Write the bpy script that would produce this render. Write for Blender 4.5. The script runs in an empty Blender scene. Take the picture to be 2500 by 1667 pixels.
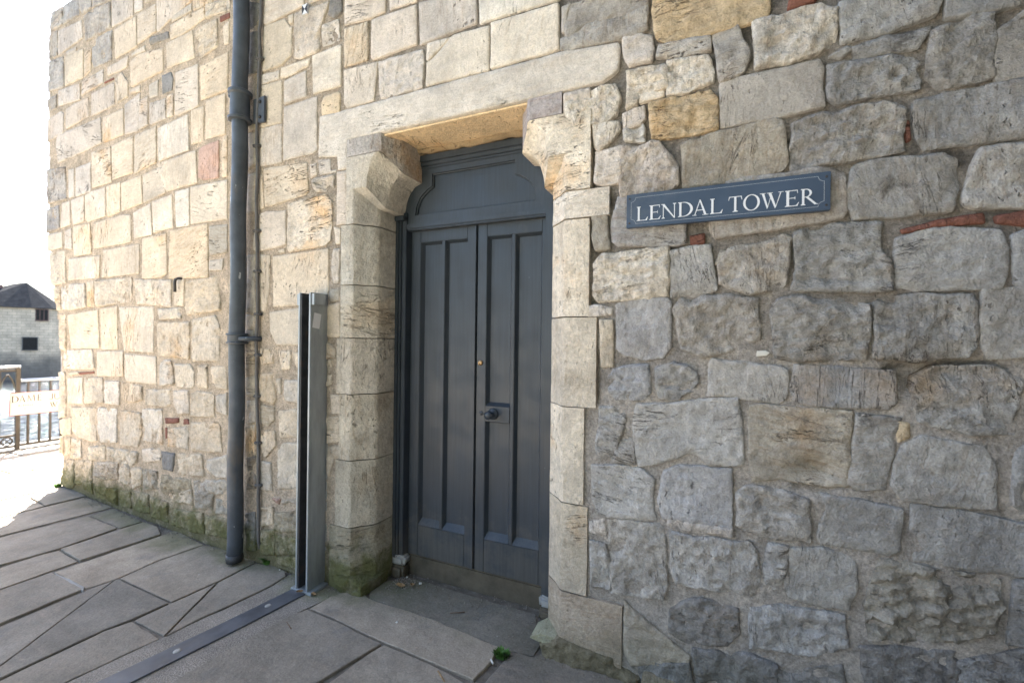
import bpy, bmesh, math, random
import numpy as np
from mathutils import Vector, Matrix, noise, geometry
random.seed(11)
R = math.radians
scene = bpy.context.scene
C = bpy.context.collection

# ------------------------------------------------------------------ camera, sky, sun, exposure
ANG = math.atan2(1090.0, 2439.0); SA, CA = math.sin(ANG), math.cos(ANG); ROLL = R(0.7)
vdir = Vector((-SA, CA, 0)); rdir = Vector((CA, SA, 0)); up = Vector((0, 0, 1))
i_r = rdir*math.cos(ROLL) + up*math.sin(ROLL); i_u = up*math.cos(ROLL) - rdir*math.sin(ROLL)
cam = bpy.data.cameras.new('camera'); camo = bpy.data.objects.new('camera', cam); C.objects.link(camo)
cam.sensor_width = 36.0; cam.lens = 36.0*1090/2500; cam.shift_y = -3.5/2500
cam.clip_start = 0.05; cam.clip_end = 6000
m = Matrix((i_r, i_u, -vdir)).transposed().to_4x4(); m.translation = Vector((0, -2.04, 1.5))
camo.matrix_world = m
cam.dof.use_dof = True; cam.dof.focus_distance = 2.45; cam.dof.aperture_fstop = 2.2
scene.camera = camo

SUN_EL, SUN_DIR = R(50), Vector((-0.80, 0.60, 0))
world = bpy.data.worlds.new('World'); scene.world = world; world.use_nodes = True
nt = world.node_tree
sky = nt.nodes.new('ShaderNodeTexSky'); sky.sky_type = 'NISHITA'; sky.sun_disc = False
sky.sun_elevation = SUN_EL; sky.sun_rotation = math.atan2(SUN_DIR.x, SUN_DIR.y) % (2*math.pi)
sky.air_density = 1.0; sky.dust_density = 2.0; sky.ozone_density = 1.0
nt.links.new(sky.outputs[0], nt.nodes['Background'].inputs[0])
nt.nodes['Background'].inputs[1].default_value = 0.06
sun = bpy.data.lights.new('sun', 'SUN'); sun.energy = 5.0; sun.angle = R(0.53); sun.color = (1.0, 0.95, 0.87)
suno = bpy.data.objects.new('sun', sun); C.objects.link(suno)
sv = Vector((SUN_DIR.x*math.cos(SUN_EL), SUN_DIR.y*math.cos(SUN_EL), math.sin(SUN_EL)))
suno.rotation_euler = sv.to_track_quat('Z', 'Y').to_euler()
scene.view_settings.view_transform = 'Standard'; scene.view_settings.look = 'None'
scene.view_settings.exposure = 3.45; scene.view_settings.gamma = 1.0
scene.view_settings.use_curve_mapping = False

# ------------------------------------------------------------------ helpers
BX, BS = -2.88, 0.063
def surf(X): return 0.0 if X > BX else (BX-X)*BS
def meta(o, label=None, cat=None, group=None, kind=None):
    if label: o['label'] = label
    if cat: o['category'] = cat
    if group: o['group'] = group
    if kind: o['kind'] = kind
    return o
def link(name, mesh, mat, parent=None, smooth=False):
    if mat and not mesh.materials: mesh.materials.append(mat)
    if smooth:
        mesh.polygons.foreach_set('use_smooth', [True]*len(mesh.polygons))
    o = bpy.data.objects.new(name, mesh); C.objects.link(o)
    if parent: o.parent = parent
    return o
def mesh_from(name, v, f):
    me = bpy.data.meshes.new(name); me.from_pydata([tuple(p) for p in v], [], f); me.update(); return me
def bm_obj(name, bm, mat, parent=None, smooth=False, auto=None):
    bmesh.ops.recalc_face_normals(bm, faces=bm.faces)
    me = bpy.data.meshes.new(name); bm.to_mesh(me); bm.free()
    o = link(name, me, mat, parent, smooth)
    if auto is not None:
        me.polygons.foreach_set('use_smooth', [True]*len(me.polygons)); me.set_sharp_from_angle(angle=R(auto))
    return o
def empty(name, loc=(0, 0, 0)):
    o = bpy.data.objects.new(name, None); C.objects.link(o); o.location = loc; return o
def box(bm, x0, x1, y0, y1, z0, z1, bev=0.0, seg=2):
    vs = [bm.verts.new(p) for p in ((x0,y0,z0),(x1,y0,z0),(x1,y1,z0),(x0,y1,z0),(x0,y0,z1),(x1,y0,z1),(x1,y1,z1),(x0,y1,z1))]
    fs = [bm.faces.new([vs[i] for i in q]) for q in ((0,1,5,4),(1,2,6,5),(2,3,7,6),(3,0,4,7),(4,5,6,7),(3,2,1,0))]
    if bev:
        es = list({e for f in fs for e in f.edges})
        bmesh.ops.bevel(bm, geom=es, offset=bev, segments=seg, affect='EDGES', clamp_overlap=True)
def prism(bm, pts, a, b, axis='Y', bev=0.0):
    """polygon pts in the plane across axis, extruded a..b"""
    def P(p, t):
        return {'Y': (p[0], t, p[1]), 'Z': (p[0], p[1], t), 'X': (t, p[0], p[1])}[axis]
    v0 = [bm.verts.new(P(p, a)) for p in pts]; v1 = [bm.verts.new(P(p, b)) for p in pts]
    n = len(pts); fs = [bm.faces.new(v0), bm.faces.new(v1[::-1])]
    for i in range(n):
        fs.append(bm.faces.new((v0[i], v1[i], v1[(i+1) % n], v0[(i+1) % n])))
    if bev:
        es = list(fs[0].edges) + list(fs[1].edges)
        bmesh.ops.bevel(bm, geom=es, offset=bev, segments=2, affect='EDGES', clamp_overlap=True)
def tube(bm, path, rad, seg=12, cap=True):
    path = [Vector(p) for p in path]; rings = []
    ref = None
    for i, p in enumerate(path):
        d = (path[min(i+1, len(path)-1)] - path[max(i-1, 0)]).normalized()
        if ref is None: ref = d.orthogonal().normalized()
        ref = (ref - d*ref.dot(d)).normalized(); b = d.cross(ref)
        r = rad[i] if isinstance(rad, (list, tuple)) else rad
        rings.append([bm.verts.new(p + (ref*math.cos(t)+b*math.sin(t))*r) for t in [2*math.pi*k/seg for k in range(seg)]])
    for a, b in zip(rings, rings[1:]):
        for k in range(seg):
            bm.faces.new((a[k], a[(k+1) % seg], b[(k+1) % seg], b[k]))
    if cap:
        bm.faces.new(rings[0][::-1]); bm.faces.new(rings[-1])
def lathe(bm, prof, o, axis=Vector((0, 0, 1)), seg=16):
    """prof: (r, t) along axis"""
    o = Vector(o); axis = Vector(axis).normalized(); u = axis.orthogonal().normalized(); w = axis.cross(u); rings = []
    for r, t in prof:
        rings.append([bm.verts.new(o+axis*t+(u*math.cos(a)+w*math.sin(a))*max(r, 1e-4)) for a in [2*math.pi*k/seg for k in range(seg)]])
    for a, b in zip(rings, rings[1:]):
        for k in range(seg): bm.faces.new((a[k], a[(k+1) % seg], b[(k+1) % seg], b[k]))
    bm.faces.new(rings[0][::-1]); bm.faces.new(rings[-1])
def rough(bm, amp, scale, seed=0.0):
    for v in bm.verts:
        q = v.co*scale + Vector((seed, seed*.7, -seed))
        v.co += Vector((noise.noise(q), noise.noise(q+Vector((31, 7, 3))), noise.noise(q+Vector((5, 47, 11)))))*amp

# ------------------------------------------------------------------ materials
class NT:
    def __init__(s, name):
        s.m = bpy.data.materials.new(name); s.m.use_nodes = True; s.t = s.m.node_tree
        s.b = s.t.nodes['Principled BSDF']; s.b.inputs['Specular IOR Level'].default_value = 0.3
    def n(s, typ, **kw):
        x = s.t.nodes.new('ShaderNode'+typ)
        for k, v in kw.items(): setattr(x, k, v)
        return x
    def l(s, a, b): s.t.links.new(a, b)
    def put(s, v, sock):
        if isinstance(v, bpy.types.NodeSocket): s.l(v, sock)
        else:
            sock.default_value = (v+(1,) if isinstance(v, tuple) and len(v) == 3 and sock.type == 'RGBA' else v)
    def pos(s): return s.n('NewGeometry').outputs['Position']
    def objc(s): return s.n('TexCoord').outputs['Object']
    def mapv(s, v, scale=(1, 1, 1), rot=(0, 0, 0), loc=(0, 0, 0)):
        x = s.n('Mapping'); s.l(v, x.inputs[0]); x.inputs['Scale'].default_value = scale
        x.inputs['Rotation'].default_value = rot; x.inputs['Location'].default_value = loc; return x.outputs[0]
    def noise(s, v, scale, det=4, rough=.5, dist=0):
        x = s.n('TexNoise'); s.l(v, x.inputs['Vector']); x.inputs['Scale'].default_value = scale
        x.inputs['Detail'].default_value = det; x.inputs['Roughness'].default_value = rough; x.inputs['Distortion'].default_value = dist
        return x.outputs['Fac']
    def vor(s, v, scale, feat='F1'):
        x = s.n('TexVoronoi', feature=feat); s.l(v, x.inputs['Vector']); x.inputs['Scale'].default_value = scale; return x.outputs['Distance']
    def ramp(s, f, a, b, lo=0.0, hi=1.0, smooth=True):
        x = s.n('MapRange', interpolation_type='SMOOTHSTEP' if smooth else 'LINEAR'); s.put(f, x.inputs[0])
        for i, v in enumerate((a, b, lo, hi)): s.put(v, x.inputs[i+1])
        return x.outputs[0]
    def math(s, op, a, b=0.0, c=None):
        x = s.n('Math', operation=op); s.put(a, x.inputs[0]); s.put(b, x.inputs[1])
        if c is not None: s.put(c, x.inputs[2])
        return x.outputs[0]
    def mix(s, f, a, b, mode='MIX'):
        x = s.n('Mix', data_type='RGBA', blend_type=mode); s.put(f, x.inputs[0]); s.put(a, x.inputs[6]); s.put(b, x.inputs[7]); return x.outputs[2]
    def val(s, col, f):
        x = s.n('HueSaturation'); s.put(col, x.inputs['Color']); s.put(f, x.inputs['Value']); return x.outputs[0]
    def bump(s, h, strength=.5, dist=.005, prev=None):
        x = s.n('Bump'); x.inputs['Strength'].default_value = strength; x.inputs['Distance'].default_value = dist; s.l(h, x.inputs['Height'])
        if prev: s.l(prev, x.inputs['Normal'])
        s.l(x.outputs[0], s.b.inputs['Normal']); return x.outputs[0]
    def done(s, col, rough=.85, metal=0.0, spec=None):
        s.put(col, s.b.inputs['Base Color']); s.put(rough, s.b.inputs['Roughness']); s.put(metal, s.b.inputs['Metallic'])
        if spec is not None: s.b.inputs['Specular IOR Level'].default_value = spec
        return s.m
def mat_stone():
    s = NT('limestone'); P = s.pos(); oi = s.n('ObjectInfo'); rnd = oi.outputs['Random']
    off = s.n('VectorMath', operation='MULTIPLY_ADD'); s.l(rnd, off.inputs[0]); off.inputs[1].default_value = (17, 23, 31); s.l(P, off.inputs[2])
    V = off.outputs[0]
    vr = s.n('VectorRotate', rotation_type='Y_AXIS'); s.l(V, vr.inputs['Vector'])
    r2 = s.math('FRACT', s.math('MULTIPLY', rnd, 13.7)); r3 = s.math('FRACT', s.math('MULTIPLY', rnd, 57.3)); r4 = s.math('FRACT', s.math('MULTIPLY', rnd, 131.9))
    s.l(s.math('ADD', s.math('MULTIPLY', s.math('ROUND', rnd), math.pi/2), s.math('MULTIPLY', s.math('SUBTRACT', r2, .5), .5)), vr.inputs['Angle'])
    base = oi.outputs['Color']
    rg = s.ramp(oi.outputs['Object Index'], 0, 2, .42, 1.0, False)
    n1 = s.noise(V, 5, 6, .66); n2 = s.noise(s.mapv(vr.outputs[0], (4, 4, 20)), 1.8, 6, .66, 1.0); n3 = s.noise(P, 1.9, 6, .62)
    nf = s.noise(V, 42, 5, .68); ng = s.noise(V, 150, 2, .6)
    c = s.mix(s.ramp(rg, 0, 1, .25, 1.0), base, s.val(base, s.ramp(n1, .28, .72, .64, 1.30, False)))
    c = s.mix(s.math('MULTIPLY', s.ramp(n2, .42, .70), s.ramp(r3, 0, 1, .10, .55)), c, s.mix(1.0, c, (.66, .55, .44), 'MULTIPLY'))
    c = s.mix(s.math('MULTIPLY', s.ramp(n3, .52, .70), s.ramp(r4, .2, 1, .0, .8)), c, s.mix(1.0, c, (.98, .72, .45), 'MULTIPLY'))
    c = s.mix(s.math('MULTIPLY', s.ramp(n3, .34, .50, 1, 0), .55), c, s.mix(1.0, c, (.68, .68, .70), 'MULTIPLY'))
    c = s.mix(rg, c, s.val(c, s.ramp(nf, .28, .72, .68, 1.30, False))); c = s.val(c, s.ramp(ng, .3, .7, .86, 1.13, False))
    pn = s.noise(s.mapv(vr.outputs[0], (1, 1, 1.8)), 30, 3, .55); pit = s.math('MULTIPLY', s.ramp(pn, .62, .69), s.math('MULTIPLY', s.ramp(n1, .50, .62), s.ramp(r4, .1, .9, .15, 1)))
    c = s.mix(s.math('MULTIPLY', pit, .72), c, (.085, .07, .055))
    cr = s.noise(s.mapv(vr.outputs[0], (1.2, 1.2, 9)), 2.2, 5, .6, .7)
    crk = s.math('MULTIPLY', s.ramp(s.math('ABSOLUTE', s.math('SUBTRACT', cr, .5)), .0, .008, 1, 0), s.ramp(n3, .52, .60))
    c = s.mix(s.math('MULTIPLY', crk, .65), c, (.10, .085, .07))
    al = oi.outputs['Alpha']                          # amount of soot and dark lichen, plus painted light falloff on the rightmost stones
    sn = s.math('ADD', s.math('MULTIPLY', s.noise(V, 9, 7, .76, .5), .55), s.math('MULTIPLY', s.noise(P, 2.1, 6, .66), .45))
    th = s.ramp(al, 0, 1, .70, .44, False)
    soot_shade = s.ramp(sn, s.math('SUBTRACT', th, .03), s.math('ADD', th, .08), 0, .84)
    c = s.mix(soot_shade, c, s.mix(nf, (.035, .033, .032), (.12, .11, .10)))
    z = s.n('SeparateXYZ'); s.l(P, z.inputs[0])       # green algae low on the wall
    low = s.ramp(z.outputs[2], .06, .50, 1, 0)
    ms = s.ramp(s.math('ADD', s.math('MULTIPLY', low, .42), s.math('MULTIPLY', s.noise(P, 6.5, 6, .7), .72)), .57, .80, 0, .80)
    ms = s.math('MULTIPLY', ms, s.ramp(z.outputs[0], -1.6, -.7, 1, .2))
    c = s.mix(ms, c, s.mix(nf, (.048, .056, .012), (.16, .165, .045)))
    h = s.math('ADD', s.math('MULTIPLY', nf, 1.1), s.math('ADD', s.math('MULTIPLY', n2, .5), s.math('MULTIPLY', ng, .35)))
    h = s.math('SUBTRACT', s.math('MULTIPLY', h, rg), s.math('ADD', s.math('MULTIPLY', pit, .9), s.math('MULTIPLY', crk, .7)))
    s.bump(h, 1.0, .016)
    return s.done(c, .92, spec=.15)
def mat_mortar():
    s = NT('mortar'); P = s.pos()
    x = s.n('SeparateXYZ'); s.l(P, x.inputs[0])
    c = s.mix(s.ramp(x.outputs[0], -3.0, -1.0), (.57, .465, .355), s.mix(s.ramp(s.math('ADD', x.outputs[2], s.math('MULTIPLY', s.noise(P, 1.3, 3), .8)), 1.5, 2.4), (.50, .452, .405), (.33, .30, .27)))
    c = s.mix(s.math('MULTIPLY', s.ramp(s.noise(P, 1.9, 6, .62), .34, .50, 1, 0), s.ramp(x.outputs[0], -2.5, -.5, .15, .45)), c, s.mix(1.0, c, (.66, .66, .68), 'MULTIPLY'))
    c = s.val(c, s.ramp(s.noise(P, 6, 6, .65), .3, .7, .72, 1.2, False))
    c = s.val(c, s.ramp(s.noise(P, 90, 3, .7), .3, .7, .66, 1.32, False)); c = s.val(c, s.ramp(s.noise(P, 22, 5, .7), .3, .7, .72, 1.25, False))
    c = s.mix(s.math('MULTIPLY', s.ramp(s.noise(P, 3.1, 7, .7), .50, .64, 0, .85), s.math('MULTIPLY', s.ramp(x.outputs[0], -2.5, 0, .2, 1), s.ramp(x.outputs[2], 1.3, 2.2, .3, 1))), c, (.085, .078, .07))
    low = s.ramp(x.outputs[2], .06, .50, 1, 0)
    ms = s.ramp(s.math('ADD', s.math('MULTIPLY', low, .42), s.math('MULTIPLY', s.noise(P, 6.5, 6, .7), .72)), .57, .78, 0, .8)
    ms = s.math('MULTIPLY', ms, s.ramp(x.outputs[0], -1.6, -.7, 1, .3))
    c = s.mix(ms, c, s.mix(s.noise(P, 42, 4), (.06, .06, .018), (.17, .16, .06)))
    s.bump(s.math('ADD', s.noise(P, 110, 5, .75), s.math('MULTIPLY', s.noise(P, 28, 5, .65), 1.6)), 1.0, .014)
    return s.done(c, .95, spec=.15)
def mat_paving():
    s = NT('york_stone'); P = s.pos(); oi = s.n('ObjectInfo')
    off = s.n('VectorMath', operation='MULTIPLY_ADD'); s.l(oi.outputs['Random'], off.inputs[0]); off.inputs[1].default_value = (7, 13, 3); s.l(P, off.inputs[2]); V = off.outputs[0]
    c = s.mix(oi.outputs['Random'], (.215, .193, .163), (.375, .315, .245)); c = s.mix(1.0, c, oi.outputs['Color'], 'MULTIPLY')
    c = s.val(c, s.ramp(s.noise(V, 2.2, 7, .66), .3, .7, .70, 1.24, False))
    c = s.mix(s.ramp(s.noise(s.mapv(V, (1, 4, 1), (0, 0, .6)), 2.4, 5, .6, .8), .5, .72, 0, .5), c, (.32, .265, .21))
    c = s.mix(s.ramp(s.noise(V, 4.0, 5, .65), .55, .72, 0, .55), c, (.19, .182, .176))
    c = s.val(c, s.ramp(s.noise(V, 110, 4, .75), .3, .7, .78, 1.2, False)); c = s.val(c, s.ramp(s.noise(V, 14, 6, .7), .3, .7, .82, 1.14, False))
    sp = s.ramp(s.vor(V, 9), .03, .055, 1, 0); sp = s.math('MULTIPLY', sp, s.ramp(s.noise(V, 2.4, 1), .55, .6))
    c = s.mix(s.math('MULTIPLY', sp, .55), c, (.50, .49, .46))
    sep = s.n('SeparateXYZ'); s.l(P, sep.inputs[0])
    near = s.ramp(sep.outputs[1], -.42, .02)
    al = s.ramp(s.math('ADD', s.math('MULTIPLY', near, .40), s.math('MULTIPLY', s.noise(P, 3.2, 5, .6), .72)), .60, .80, 0, .42)
    al = s.math('MULTIPLY', s.math('MULTIPLY', al, s.ramp(sep.outputs[0], -6.0, -4.0, 0, 1)), s.ramp(sep.outputs[0], -1.75, -1.45, 1.25, .3))
    c = s.mix(al, c, (.115, .125, .045))
    s.bump(s.math('ADD', s.noise(V, 60, 6, .65), s.math('MULTIPLY', s.noise(V, 9, 6, .65), 2.4)), .6, .006)
    return s.done(c, s.ramp(s.noise(V, 7, 4), .3, .7, .65, .9), spec=.2)
def mat_simple(name, col, rough=.6, metal=0.0, var=.15, scale=8, bs=.15, bd=.002, bscale=60, spec=.35, tint=None, tf=.4):
    s = NT(name); P = s.pos()
    c = s.val(col, s.ramp(s.noise(P, scale, 6, .6), .3, .7, 1-var, 1+var, False))
    if tint: c = s.mix(s.ramp(s.noise(P, scale*.6, 6, .7), .55, .72, 0, tf), c, tint)
    if bs: s.bump(s.noise(P, bscale, 5, .6), bs, bd)
    return s.done(c, s.ramp(s.noise(P, scale*1.7, 4), .3, .7, max(rough-.08, .05), rough+.08), metal, spec)
def mat_paint():
    s = NT('door_paint'); P = s.pos()
    c = s.val((.034, .043, .056), s.ramp(s.noise(P, 3, 5, .6), .3, .7, .9, 1.12, False))
    c = s.mix(s.ramp(s.noise(s.mapv(P, (1, 1, .35)), 5, 7, .7), .62, .75, 0, .22), c, (.13, .125, .12))
    sx = s.n('SeparateXYZ'); s.l(P, sx.inputs[0])
    dirt = s.ramp(s.math('ADD', s.math('MULTIPLY', s.ramp(sx.outputs[2], .12, .75, 1, 0), .35), s.math('MULTIPLY', s.noise(P, 7, 7, .72), .7)), .50, .74, 0, .5)
    c = s.mix(dirt, c, (.115, .105, .09))
    br = s.noise(s.mapv(P, (90, 90, 3)), 1.0, 3, .6); c = s.val(c, s.ramp(br, .3, .7, .86, 1.16, False))
    ch = s.math('MULTIPLY', s.ramp(s.vor(s.mapv(P, (1, 1, .45)), 22), .02, .05, 1, 0), s.ramp(s.noise(P, 5, 2), .60, .64))
    c = s.mix(s.math('MULTIPLY', ch, .5), c, (.4, .4, .4))
    s.bump(s.math('ADD', s.noise(s.mapv(P, (60, 60, 4)), 1.0, 4, .6), s.math('MULTIPLY', s.noise(P, 14, 4), .8)), .22, .0022)
    return s.done(c, s.ramp(s.noise(P, 9, 4), .3, .7, .36, .50), spec=.45)
def mat_pipe():
    s = NT('pipe_paint'); P = s.pos()
    c = s.val((.068, .080, .098), s.ramp(s.noise(P, 7, 6, .65), .3, .7, .75, 1.3, False))
    c = s.mix(s.ramp(s.noise(s.mapv(P, (1, 1, .3)), 6, 6, .7), .58, .72, 0, .5), c, (.15, .115, .085))
    sc = s.math('MULTIPLY', s.ramp(s.noise(s.mapv(P, (1, 1, .55)), 24, 3, .6), .66, .70), s.ramp(s.noise(P, 2.6, 2), .52, .58))
    c = s.mix(s.math('MULTIPLY', sc, .8), c, (.48, .49, .50))
    s.bump(s.noise(P, 40, 5, .6), .3, .003)
    return s.done(c, s.ramp(s.noise(P, 12, 4), .3, .7, .34, .62), spec=.45)
def mat_galv():
    s = NT('galvanised_steel'); P = s.pos()
    c = s.val((.36, .39, .41), s.ramp(s.noise(s.mapv(P, (1, 1, .2)), 16, 6, .65), .3, .7, .75, 1.2, False))
    c = s.mix(s.ramp(s.noise(s.mapv(P, (1, 1, .25)), 9, 6, .7), .55, .72, 0, .45), c, (.17, .15, .125))
    s.bump(s.noise(P, 70, 4, .6), .12, .002)
    return s.done(c, s.ramp(s.noise(P, 14, 4), .3, .7, .42, .62), .45, .4)
def mat_conc():
    s = NT('aggregate_concrete'); P = s.pos()
    c = s.mix(s.vor(P, 130), (.16, .135, .11), (.36, .32, .27))
    c = s.val(c, s.ramp(s.noise(P, 5, 5, .6), .3, .7, .75, 1.15, False))
    c = s.mix(s.ramp(s.noise(P, 170, 2), .62, .68, 0, .6), c, (.48, .45, .40))
    sep = s.n('SeparateXYZ'); s.l(P, sep.inputs[0])
    c = s.mix(s.ramp(s.math('ADD', s.math('MULTIPLY', s.ramp(sep.outputs[1], -.42, -.05), .4), s.math('MULTIPLY', s.noise(P, 6, 5), .7)), .55, .78, 0, .55), c, (.17, .17, .075))
    s.bump(s.vor(P, 130), .6, .004)
    return s.done(c, .85)
def mat_water():
    s = NT('river_water'); P = s.pos()
    h = s.math('ADD', s.noise(s.mapv(P, (1.0, .45, 1)), 1.6, 3, .5, .4), s.math('MULTIPLY', s.noise(P, 5.5, 2), .25))
    s.bump(h, 1.0, .8)
    return s.done((.018, .024, .028), .05, spec=.5)
def mat_far_wall():
    s = NT('far_masonry'); U = s.objc(); P = s.pos()
    br = s.n('TexBrick'); s.l(s.mapv(U, (1, 1, 1), (math.pi/2, 0, 0)), br.inputs[0])
    br.inputs['Scale'].default_value = 1.0; br.inputs['Brick Width'].default_value = .62; br.inputs['Row Height'].default_value = .28; br.inputs['Mortar Size'].default_value = .012
    for i, v in ((1, (.70, .56, .41, 1)), (2, (.56, .45, .33, 1)), (3, (.34, .27, .20, 1))): br.inputs[i].default_value = v
    c = s.val(br.outputs[0], s.ramp(s.noise(P, 1.2, 5, .6), .3, .7, .75, 1.15, False))
    sep = s.n('SeparateXYZ'); s.l(P, sep.inputs[0])
    st = s.ramp(s.math('ADD', sep.outputs[2], s.math('MULTIPLY', s.noise(P, .8, 4), 1.6)), -.9, .9, 1, 0)
    c = s.mix(s.math('MULTIPLY', st, .85), c, s.mix(s.noise(P, 3, 5), (.06, .055, .05), (.16, .145, .13)))
    return s.done(c, .9)
def mat_tiles():
    s = NT('roof_tiles'); P = s.pos()
    w = s.n('TexWave', bands_direction='Z'); s.l(P, w.inputs[0]); w.inputs['Scale'].default_value = 2.2; w.inputs['Distortion'].default_value = 2.5; w.inputs['Detail'].default_value = 4
    c = s.mix(w.outputs[1], (.030, .031, .034), (.052, .052, .054))
    c = s.val(c, s.ramp(s.noise(P, 3, 5, .7), .3, .7, .7, 1.25, False)); s.bump(w.outputs[1], .5, .05)
    return s.done(c, .95, spec=0.0)
M = dict(stone=mat_stone(), mortar=mat_mortar(), paving=mat_paving(), paint=mat_paint(), pipe=mat_pipe(), galv=mat_galv(), conc=mat_conc(), water=mat_water(), farwall=mat_far_wall(), tiles=mat_tiles())
M['bed'] = mat_simple('joint_bedding', (.16, .14, .115), .95, var=.4, scale=14, bs=.6, bd=.006, bscale=90)
M['slate'] = mat_simple('slate_plate', (.052, .080, .130), .42, var=.14, scale=6, bs=.08, bscale=80, spec=.4, tint=(.13, .15, .18), tf=.35)
M['white'] = mat_simple('white_lettering', (.74, .76, .80), .6, var=.05, bs=0)
M['edge'] = mat_simple('engraved_line', (.36, .39, .43), .6, var=.1, bs=0)
M['brass'] = mat_simple('worn_brass', (.42, .27, .14), .4, .7, var=.2, bs=.1)
M['iron'] = mat_simple('dark_iron', (.055, .055, .058), .5, .2, var=.3, scale=20, bs=.3, tint=(.14, .08, .05), tf=.5)
M['cable'] = mat_simple('cable_sheath', (.125, .12, .118), .6, var=.25, scale=15, bs=.25, tint=(.2, .16, .12), tf=.5)
M['strip'] = mat_simple('steel_strip', (.115, .125, .145), .42, .35, var=.25, scale=9, bs=.15, tint=(.19, .18, .175), tf=.5)
M['rust'] = mat_simple('rusty_steel', (.16, .08, .045), .75, .1, var=.35, scale=30, bs=.4, tint=(.09, .05, .035))
M['sill'] = mat_simple('worn_sill', (.10, .082, .058), .75, var=.3, scale=10, bs=.4, bd=.004, tint=(.06, .065, .04), tf=.6)
M['fillet'] = mat_simple('lime_fillet', (.34, .33, .31), .85, var=.15, scale=14, bs=.4, bd=.004, tint=(.3, .3, .24), tf=.4)
M['dark'] = mat_simple('dark_void', (.02, .02, .02), .9, bs=0)
M['black'] = mat_simple('black_print', (.03, .03, .035), .6, bs=0)
M['sticker'] = mat_simple('paper_sticker', (.66, .67, .70), .7, var=.06, bs=.05)
M['rail'] = mat_simple('railing_paint', (.05, .042, .034), .55, .1, var=.3, scale=12, bs=.3, tint=(.10, .08, .06), tf=.5)
M['handrail'] = mat_simple('steel_handrail', (.50, .51, .53), .28, .8, var=.1, bs=.05)
M['plate'] = mat_simple('street_sign_plate', (.47, .455, .435), .5, var=.05, bs=0)
M['brown'] = mat_simple('brown_print', (.014, .009, .007), .6, var=.1, bs=0)
M['faint'] = mat_simple('faded_print', (.34, .27, .22), .6, var=.1, bs=0)
M['red'] = mat_simple('red_edge', (.45, .10, .08), .6, var=.1, bs=0)
M['leaf'] = mat_simple('green_leaf', (.065, .15, .025), .55, var=.35, scale=30, bs=.1)
M['deadleaf'] = mat_simple('dead_leaf', (.30, .19, .09), .7, var=.4, scale=40, bs=.2)
M['butt'] = mat_simple('pale_litter', (.62, .60, .55), .8, var=.15, bs=.1)
M['timber'] = mat_simple('twig_wood', (.14, .09, .06), .8, var=.3, scale=30, bs=.3)
M['glass'] = mat_simple('window_glass', (.012, .014, .016), .3, var=.1, bs=0, spec=.15)
M['woodfar'] = mat_simple('window_frame_wood', (.14, .08, .07), .6, var=.2, bs=0)
M['bark'] = mat_simple('tree_bark', (.10, .08, .06), .9, var=.3, scale=12, bs=.6, bd=.01)
M['crown'] = mat_simple('tree_leaves', (.045, .075, .022), .6, var=.4, scale=6, bs=0)
M['gravel'] = mat_simple('bounce_gravel', (.42, .38, .32), .9, var=.2, scale=3, bs=.4, bd=.01)
M['grit'] = mat_simple('loose_grit', (.22, .19, .155), .9, var=.5, scale=60, bs=0)
M['added_lawn'] = mat_simple('lawn_grass', (.05, .075, .025), .9, var=.3, scale=2, bs=.5, bd=.02)
M['farground'] = mat_simple('far_ground', (.13, .13, .09), .9, var=.3, scale=.3, bs=0)
M['quay'] = mat_simple('quay_stone', (.14, .13, .12), .9, var=.3, scale=2, bs=.4, bd=.01, bscale=20)

COL = dict(c=(.67,.575,.455), w=(.74,.68,.60), p=(.655,.59,.53), y=(.65,.515,.345), g=(.46,.436,.408), d=(.27,.26,.25),
           r=(.58,.41,.345), b=(.24,.115,.09), v=(.465,.445,.432), t=(.43,.385,.32), m=(.47,.40,.295))
# ------------------------------------------------------------------ stone pieces (outline in wall metres, X and Z)
def resample(pts, step, jit, seed):
    n = len(pts); P = [Vector((p[0], p[1])) for p in pts]; q = []
    for i in range(n):                                # knock the corners off a little
        a, b, c = P[i-1], P[i], P[(i+1) % n]
        la, lc = (a-b).length, (c-b).length
        k = min(.004, la*.2, lc*.2)
        q.append(b+(a-b)*(k/max(la, 1e-6))); q.append(b+(c-b)*(k/max(lc, 1e-6)))
    out = []
    n = len(q)
    for i in range(n):
        a, b = q[i], q[(i+1) % n]; L = (b-a).length; k = max(1, int(round(L/step)))
        for j in range(k): out.append(a.lerp(b, j/k))
    res = []
    for p in out:
        s = Vector((p.x*14+seed, 0, p.y*14)); f = Vector((p.x*45, seed, p.y*45))
        res.append(p + Vector((noise.noise(s)*jit+noise.noise(f)*jit*.5, noise.noise(s+Vector((9, 9, 9)))*jit+noise.noise(f+Vector((3, 8, 1)))*jit*.5)))
    return res
RELIEF = {0: (.0040, .005, .0024, .0026, .009), 1: (.0095, .007, .0060, .0050, .013), 2: (.0165, .010, .0110, .0075, .017), 3: (.034, .02, .018, .010, .024)}
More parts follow.
